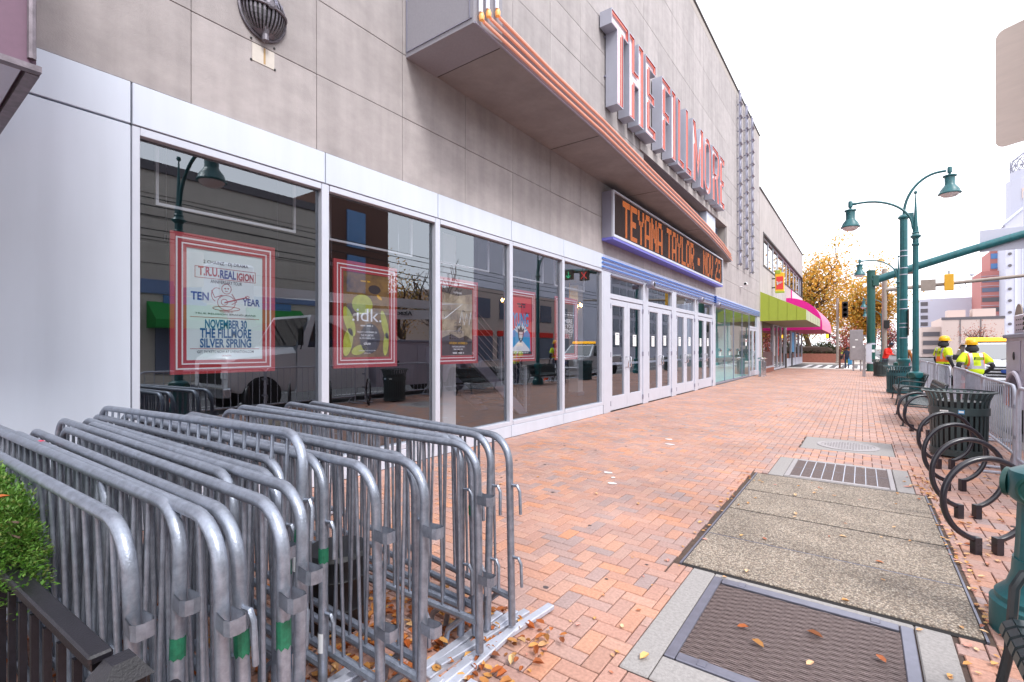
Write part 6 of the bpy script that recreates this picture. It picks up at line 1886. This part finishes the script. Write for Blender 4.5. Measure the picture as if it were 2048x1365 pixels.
# ground floor
MB().box(XW-.35,Y0+.35,.45,XW-.3,56,3.3).build('shop_back', 'dark_int', SB)
MB().box(XW-.3,31.6,0,XW+.05,36.6,.28).build('plinth', 'wine', SB)
b_ = MB()
for k in range(12):
    b_.box(XW+.0505,31.62+.41*k,.02,XW+.056,31.62+.41*k+.4,.13); b_.box(XW+.0505,31.62+.41*k,.14,XW+.056,31.62+.41*k+.4,.27)
b_.build('plinth_bricks', 'retaining', SB)
f = MB().box(XW-.1,31.6,.28,XW+.06,36.6,.38).box(XW-.1,31.6,.38,XW+.03,31.85,3.3).box(XW-.1,36.3,.38,XW+.06,36.6,3.3).build('shop_window', 'alu_frame', SB)
MB().use('olive').box(XW-.05,31.85,.4,XW+.0,32.3,3.3).build('side_panel', None, f)
MB().box(XW-.04,32.3,.38,XW-.03,36.3,3.3).build('pane', 'glass_dark', f)
MB().box(XW-.025,32.3,.38,XW-.01,36.3,1.3).build('lower_panel', 'wine', f)
for k, (a, b) in enumerate(((36.7,38.4),(38.5,40.3),(40.4,42.4),(43.2,46.5),(46.8,49.5),(49.8,52.5),(52.8,55.8))):
    f = MB().box(XW-.1,a,.05,XW+.04,a+.12,3.25).box(XW-.1,b-.12,.05,XW+.04,b,3.25).box(XW-.1,a+.12,3.1,XW+.04,b-.12,3.25).box(XW-.1,a+.12,.05,XW+.04,b-.12,.18 if k < 3 else .7).build('shop_window' if k not in (1, 2) else 'shop_door', 'alu_frame' if k < 4 else 'alu', SB)
    MB().box(XW-.03,a+.12,.18,XW-.02,b-.12,3.1).build('pane', 'glass_dark', f)
    if k == 4: MB().box(XW-.015,a+.3,1.2,XW-.01,b-.3,2.9).build('window_poster', 'poster_blue', f)
    if k in (0, 1): MB().box(XW-.015,a+.3,1.0,XW-.01,a+.9,2.4).build('window_poster', 'jacket_red' if k else 'paper', f)
for y in (42.6, 46.55): MB().box(XW-.1,y,0,XW+.1,y+.5,1.1).build('pier', 'dark_frame', SB)
MB().box(XW-.02,46.9,4.7,XW+.03,56.0,6.45).build('pink_fascia', 'pink_wall', SB)
MB().box(XW+.0,46.7,4.7,XW+.06,46.95,6.45).build('magenta_strip', 'magenta', SB)
# green awning
GA = thing('green_awning', 'lime green sloping shop awning just beyond the theatre', 'awning', (XW,36,3.2))
a, b, d, zt, zm, zl = 31.5, 42.6, 2.32, 4.86, 3.69, 3.12
MB().quad((XW,a,zt),(XW,b,zt),(XW+d,b,zm),(XW+d,a,zm)).build('top', 'awning_side', GA)
MB().poly([(XW,a,zt),(XW+d,a,zm),(XW+d,a,zl),(XW,a,zl)]).build('end_panel', 'awning_green', GA)
MB().poly([(XW,b,zt),(XW+d,b,zm),(XW+d,b,zl),(XW,b,zl)]).build('end_panel', 'awning_green', GA)
MB().quad((XW+d,a,zm),(XW+d,b,zm),(XW+d,b,zl),(XW+d,a,zl)).build('front_valance', 'awning_side', GA)
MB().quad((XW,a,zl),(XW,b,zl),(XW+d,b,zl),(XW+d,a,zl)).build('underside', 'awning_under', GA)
for k in range(6):
    q = a+(b-a)*(k+.5)/6
    MB().tube([(XW,q,zt+.004),(XW+d,q,zm+.004),(XW+d+.004,q,zl)], .008, 4).build('seam', 'awning_under', GA)
for k in range(4):
    u = d*(k+1)/5; MB().tube([(XW+u,a-.004,zl),(XW+u,a-.004,zt-(zt-zm)*u/d)], .006, 4).build('seam', 'olive', GA)
# pink barrel awning
PA = thing('pink_awning', 'bright magenta and pink barrel-shaped awning beyond the green one', 'awning', (XW,50,3.2))
a, b, d, zt, zl = 43.5, 57.0, 2.4, 5.5, 2.95
arc = [(XW+d*math.sin(R(90*k/10)), zl+.35+(zt-zl-.35)*math.cos(R(90*k/10))) for k in range(11)]
m = MB()
for k in range(10): m.quad((arc[k][0],a,arc[k][1]),(arc[k+1][0],a,arc[k+1][1]),(arc[k+1][0],b,arc[k+1][1]),(arc[k][0],b,arc[k][1]))
m.quad((XW+d,a,zl+.35),(XW+d,b,zl+.35),(XW+d,b,zl),(XW+d,a,zl))
m.build('barrel', 'pink_fabric', PA, smooth=True)
MB().poly([(x,a-.004,z) for x,z in arc]+[(XW+d,a-.004,zl),(XW,a-.004,zl)]).build('end_panel', 'magenta', PA)
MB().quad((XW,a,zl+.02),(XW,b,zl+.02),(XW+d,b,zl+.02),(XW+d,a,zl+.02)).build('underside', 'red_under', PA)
# projecting shop sign
PS = thing('blade_sign', 'small yellow and red shop sign with a cream script squiggle projecting above the green awning', 'sign', (XW+.35,36,5.9))
MB().cbox(XW+.2,35.92,5.25,XW+.72,36.08,6.5,.03).build('panel', 'shop_yellow', PS)
MB().cbox(XW+.27,35.9,5.4,XW+.68,35.919,6.25,.008).build('red_field', 'shop_red', PS)
MB().cbox(XW+.18,35.9,6.4,XW+.55,36.1,6.68,.05).build('green_crest', 'awning_green', PS)
MB().cbox(XW+.2,35.9,5.17,XW+.74,36.1,5.3,.02).build('green_base', 'awning_green', PS)
m = MB(); m.tube([(XW+.31+.035*k,35.893,5.78+.03*k*.3+(.17,-.1,.08,-.08,.1,-.07,.1,-.05,.06,.0)[k]) for k in range(10)], .022, 5); m.build('lettering', 'poster_paper', PS, fix=False)
MB().box(XW,35.97,5.5,XW+.22,36.03,5.58).build('bracket', 'black', PS)
MB().box(XW,35.97,6.1,XW+.22,36.03,6.18).build('bracket', 'black', PS)

# ================================================================ trees, hedge and bank beyond the junction
def tree(label, x, y, h, rad, key, seed, n=2600, lsz=.16, trunk=.22, low=.3, flat=1.0, name='tree', gap=.55):
    t = thing(name, label, 'tree', (x,y,0), 'autumn trees beyond the junction')
    rs = random.Random(seed); tb = MB(); tips = []
    def branch(p, d, L, r, dep):
        pts = [p]; q = Vector(p); dd = Vector(d)
        for k in range(3):
            dd = (dd+Vector((rs.uniform(-.25,.25),rs.uniform(-.25,.25),rs.uniform(-.05,.2)))).normalized(); q = q+dd*L/3; pts.append(tuple(q))
        tb.tube(pts, r, 6 if dep < 2 else 4, rr=[r,r*.85,r*.7,r*.55], caps=False)
        if dep >= 3: tips.append(q); tips.append(Vector(pts[2])); return
        for k in range(4 if dep else 6):
            a = rs.uniform(0,6.283); sp = rs.uniform(.55,1.0)
            nd = (dd*.7+Vector((math.cos(a)*sp,math.sin(a)*sp,rs.uniform(-.1,.5)))).normalized()
            branch(tuple(Vector(pts[1+(k % 3)])) if dep else tuple(Vector(p)+(q-Vector(p))*rs.uniform(.5,1)), nd, L*rs.uniform(.6,.8), r*.55, dep+1)
    branch((x,y,0), (0,0,1), h*.42, trunk, 0)
    zs = [p.z for p in tips]
    tb.build('trunk', 'bark', t, smooth=True)
    lf = MB()
    rmax = max(math.hypot(p.x-x,p.y-y) for p in tips) or 1; zmax = max(zs); zmin = min(zs)
    tips = [Vector((x+(p.x-x)*rad/rmax, y+(p.y-y)*rad/rmax, low*h+(p.z-zmin)/(zmax-zmin+.01)*(1-low)*h*flat)) for p in tips]
    for k in range(n):
        c = rs.choice(tips)
        g = Vector((rs.gauss(0,1),rs.gauss(0,1),rs.gauss(0,.8)))*gap
        p = c+g
        d = Vector((rs.uniform(-1,1),rs.uniform(-1,1),rs.uniform(-1,1)))
        leaf(lf, p, d, Vector((rs.uniform(-1,1),rs.uniform(-1,1),1)), lsz*rs.uniform(.7,1.4), lsz*.33)
    lf.build('crown', key, t, fix=False)
    return t
tree('large golden autumn tree rising above the shop roof', -5.0, 69, 14.6, 7.6, 'leaf_gold', 1, 12000, .32, .35, .2, gap=.75)
tree('golden-orange autumn tree to the right behind the big green pole', 0.8, 76, 13.2, 5.8, 'leaf_gold', 2, 9000, .32, .3, .2, gap=.75)
tree('olive-yellow tree low behind the shop corner', -7.0, 63.5, 8.5, 4.2, 'leaf_olive', 3, 9000, .26, .2, .2, gap=.65)
tree('small pinkish-red tree behind the signal pole', -1.3, 66, 4.4, 2.2, 'leaf_red', 4, 2200, .16, .12, .2)
tree('small rust-red tree beside the pole cluster', 2.5, 82, 6.4, 2.6, 'leaf_red', 5, 2200, .2, .14, .2)
tree('bare rust-coloured shrub tree before the beige garage', 13.4, 96, 5.2, 3.2, 'leaf_rust', 6, 900, .18, .14, .2)
bk = MB(); bk.box(-25,60.2,0,-1.4,60.6,.95); struct('retaining_wall', bk, 'retaining')
bh = MB(); bh.hexa([(-25,60.6,.0),(-1.0,60.6,0),(-1.0,80,0),(-25,80,0),(-25,60.6,.9),(-1.4,60.6,.9),(-1.4,80,1.7),(-25,80,1.7)]); struct('grass_bank', bh, 'olive')
def hedge(label, x, y, z, rx, ry, rz, seed, n=1600):
    t = thing('hedge', label, 'hedge', (x,y,z), 'clipped shrubs on the bank')
    rs = random.Random(seed); lf = MB()
    for k in range(n):
        while True:
            q = Vector((rs.uniform(-1,1),rs.uniform(-1,1),rs.uniform(-.2,1)))
            if .7 < q.length < 1.05: break
        leaf(lf, Vector((x+q.x*rx,y+q.y*ry,z+q.z*rz)), Vector((rs.uniform(-1,1),rs.uniform(-1,1),rs.uniform(-1,1))), Vector((0,0,1)), .2, .07)
    lf.build('foliage', 'leaf_hedge', t, fix=False)
    MB().lathe([(.9,-.1),(.95,.3),(.75,.7),(0,.9)], 12, (x,y,z), sx=rx*.95, sy=ry*.95).build('inner_mass', 'soil', t)
    t.scale = (1,1,1); return t
hedge('wide dark green hedge mound on the bank by the pink awning', -6.6, 62.3, .9, 2.2, 1.2, 1.5, 31)
hedge('second dark green hedge mound right of the signal pole', -3.4, 62.0, .9, 1.4, 1.0, 1.3, 32)
hedge('low olive shrub along the front of the bank', -4.6, 61.1, .9, 2.6, .5, .5, 33)
bo = thing('bollard', 'brown metal post on the far corner beside the signal pole', 'bollard', (-.85,55,0))
bo.location = (-1.35,43.6,0); WL[bo.name] = (-1.35,43.6,0)
MB().box(-1.42,43.53,.0,-1.28,43.67,1.45).build('post', 'brown_brick', bo); MB().box(-1.6,43.4,0,-1.1,43.8,.05).build('base_plate', 'brown_brick', bo)
MB().cbox(-1.3,43.5,.7,-1.18,43.7,1.0,.02).build('push_button', 'signal_black', bo)

# ================================================================ far buildings down the road
def win_grid(parent, x0, x1, y, z0, z1, nx, nz, key='far_glass', fx=.6, fz=.55):
    dx, dz = (x1-x0)/nx, (z1-z0)/nz; me = None
    m = MB().box(-dx*fx/2,-.08,-dz*fz/2,dx*fx/2,.1,dz*fz/2); m.mats.append(key); me = m.mesh('window')
    for i in range(nx):
        for j in range(nz):
            o = link('window', me, parent); L = WL[parent.name]
            o.location = (x0+dx*(i+.5)-L[0], y-L[1], z0+dz*(j+.5)-L[2])
g = thing('parking_garage', 'low beige garage with dark open decks down the road', 'building', (12,112,0))
MB().box(8.4,110,0,11.0,125,5.2).build('ramp_wing', 'far_beige', g)
MB().box(11.0,109,0,18.5,125,6.7).build('wall', 'far_beige', g)
MB().box(10.9,108.95,6.3,18.6,109,6.75).build('parapet', 'far_dark', g)
for k in range(3): MB().box(8.6,109.9,.6+1.5*k,10.8,110,1.35+1.5*k).build('deck_opening', 'far_dark', g)
for x in (13.2, 15.7): MB().box(x,108.93,0,x+.12,109,6.3).build('joint', 'far_dark', g)
MB().box(12.0,112,6.7,14.3,115,8.1).build('roof_unit', 'far_beige', g); MB().box(15.2,112,6.7,18.0,115,8.2).build('roof_unit', 'far_beige', g)
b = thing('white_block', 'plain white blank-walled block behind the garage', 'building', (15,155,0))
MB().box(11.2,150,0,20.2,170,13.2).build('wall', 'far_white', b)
for k in range(7): MB().box(11.3,149.9,2+1.6*k,12.6,150,2.9+1.6*k).build('window', 'far_dark', b)
MB().box(13.5,155,13.2,16,160,13.5).tube([(14.5,156,13.4),(14.5,156,15)], .06, 6).tube([(15.2,156,13.4),(15.2,156,14.6)], .06, 6).tube([(14.2,156,14.4),(15.6,156,14.4)], .05, 6).build('aerials', 'hvac', b)
b = thing('white_apartments', 'pale apartment block with small dark windows behind the garage', 'building', (24,165,0))
MB().box(20.8,162,0,26,175,13.2).build('wall', 'far_white', b); win_grid(b, 21,25.4,162,2.5,12.8,3,5)
b = thing('brick_tower', 'pink brick office tower with striped window bands', 'building', (23,142,0))
MB().box(20.2,139.5,0,24.4,150,17.6).box(21.8,141,17.6,24.4,150,22.0).build('wall', 'far_brick', b)
for k in range(7):
    z = 3+2.05*k
    MB().box(20.35,139.4,z,24.3,139.5,z+.9).build('window', 'far_dark' if k < 5 else 'far_glass', b)
    MB().box(20.15,139.35,z+1.25,24.4,139.5,z+1.32).build('sill_band', 'far_white', b)
for z in (18.2, 20.3): MB().box(21.9,140.9,z,24.3,141,z+1.1).build('window', 'far_glass_blue', b)
b = thing('white_tower', 'white stepped tower topped by an open lattice dome at the right edge', 'building', (26,136,0))
MB().box(22.9,134,0,31,146,25.8).build('lower_shaft', 'far_white', b)
for k in range(6):
    MB().box(24.2+1.0*k,133.9,3,24.5+1.0*k,134,23.5).build('fin', 'alu', b)
for k in range(9): MB().lathe([(.28,0),(.28,-.15),(0,-.15)], 10, (23.5,134,4+2.3*k), ax='y').build('porthole', 'far_dark', b)
MB().prism([(22.6,25.8),(31.3,25.8),(27.0,30.2)], 134.2, 145, 'y').build('gable', 'far_white', b)
MB().tube([(22.4,134,25.9),(27.0,134,30.5),(31.5,134,25.9)], .25, 6).build('cornice', 'alu', b)
MB().lathe([(3.3,27),(3.3,35.2),(3.0,35.3),(0,35.3)], 12, (27,138.5,0)).build('drum', 'far_white', b)
MB().box(25.4,135.1,31,27.4,135.4,33).build('louvre', 'far_beige', b)
MB().lathe([(2.75,35.3),(2.75,37),(2.6,37.1)], 20, (27,138.5,0)).build('dome_ring', 'far_white', b)
dm = MB()
for k in range(14):
    a = 2*math.pi*k/14
    dm.tube([(27+2.7*math.cos(a),138.5+2.7*math.sin(a),36.9),(27+2.7*math.cos(a+.45),138.5+2.7*math.sin(a+.45),39.2),(27,138.5,41.5)], .09, 5)
    dm.tube([(27+2.7*math.cos(a),138.5+2.7*math.sin(a),36.9),(27+2.7*math.cos(a-.45),138.5+2.7*math.sin(a-.45),39.2)], .09, 5)
for z in (38.0, 39.2): dm.tube([(27+2.7*math.cos(2*math.pi*k/20),138.5+2.7*math.sin(2*math.pi*k/20),z) for k in range(20)], .09, 5, closed=True)
dm.tube([(27,138.5,41.3),(27,138.5,43)], .06, 5)
dm.build('lattice_dome', 'hvac', b)

# ================================================================ across the road (seen mirrored in the windows)
b = thing('beige_shop_block', 'beige stucco shop block with green awnings across the road, mirrored in the windows', 'building', (15,4,0))
MB().box(15,-30,0,30,15.6,9.4).build('wall', 'beige_stucco', b)
MB().box(14.93,-30,3.9,15,15.6,4.5).build('blue_band', 'blue_band', b)
MB().box(14.9,-30,9.2,15,15.6,9.6).build('cornice', 'far_dark', b)
for k in range(4): MB().box(14.985,-30,5.2+1.0*k,15,15.6,5.22+1.0*k).build('score_line', 'dark_frame', b)
for k in range(9):
    y = -21+4.1*k
    MB().box(14.9,y,.4,14.99,y+2.3,2.5).build('shop_window', 'far_glass', b)
    MB().prism([(14.98,3.55),(13.9,2.75),(13.9,2.4),(14.98,2.4)], y-.3, y+2.6, 'y').build('awning', 'green_awning', b)
    MB().box(14.9,y+.3,2.62,14.99,y+2.0,3.85).build('upper_pane', 'far_glass_blue', b)
b = thing('brown_brick_block', 'dark brown brick corner block with teal windows across the road, mirrored in the windows', 'building', (15,18,0))
MB().box(15,15.65,0,30,20.4,10.6).build('wall', 'brown_brick', b)
for k in range(3): MB().box(14.93,17.3,2.2+2.7*k,15,18.6,4.4+2.7*k).build('window', 'far_glass_blue', b)
b = thing('glass_tower', 'grey gridded glass tower far across the road, mirrored in the windows', 'building', (22,52,0))
MB().box(17,58,0,40,90,22).build('wall', 'far_white', b)
win = MB().box(16.93,-.95,-.8,17.02,.95,.8); win.mats.append('far_glass'); wm = win.mesh('window')
for i in range(10):
    for j in range(9):
        o = link('window', wm, b); o.location = (0-22, 60.5+2.5*i-52, 2.5+2.15*j)
b = thing('beige_corner_shop', 'two-storey tan corner shop across the road with red window valances', 'building', (15,34,0))
MB().box(15,28,0,30,45,6.4).build('wall', 'far_beige', b)
for k in range(5):
    MB().box(14.92,28.7+3.2*k,.5,15,31.2+3.2*k,2.5).build('shop_window', 'far_glass', b)
    MB().box(14.9,28.7+3.2*k,2.55,15,31.2+3.2*k,3.0).build('valance', 'jacket_red', b)
    MB().box(14.92,29.0+3.2*k,4.0,15,30.9+3.2*k,5.6).build('upper_window', 'far_glass', b)
tree('yellow street tree across the road, mirrored in the second window', 17.5, 24.0, 8, 3.0, 'leaf_gold', 41, 1500, .2, .18, .3)
tree('bare street tree across the road, mirrored in the third window', 16.0, 27.0, 9, 3.0, 'leaf_rust', 42, 120, .12, .2, .3)
wr = MB()
for k, (z, x) in enumerate(((7.4,12.6),(7.1,12.6),(6.7,12.5),(6.2,12.7),(5.9,12.6))):
    wr = MB().tube([(x,-40,z),(x,-15,z-.25),(x,8,z),(x,30,z-.25),(x,60,z)], .022, 4)
    o = wr.build('overhead_cable', 'wire', None); tag(o, 'black overhead cable across the road, %s from the top, mirrored in the windows' % ORD[k], 'cable', 'overhead cables')
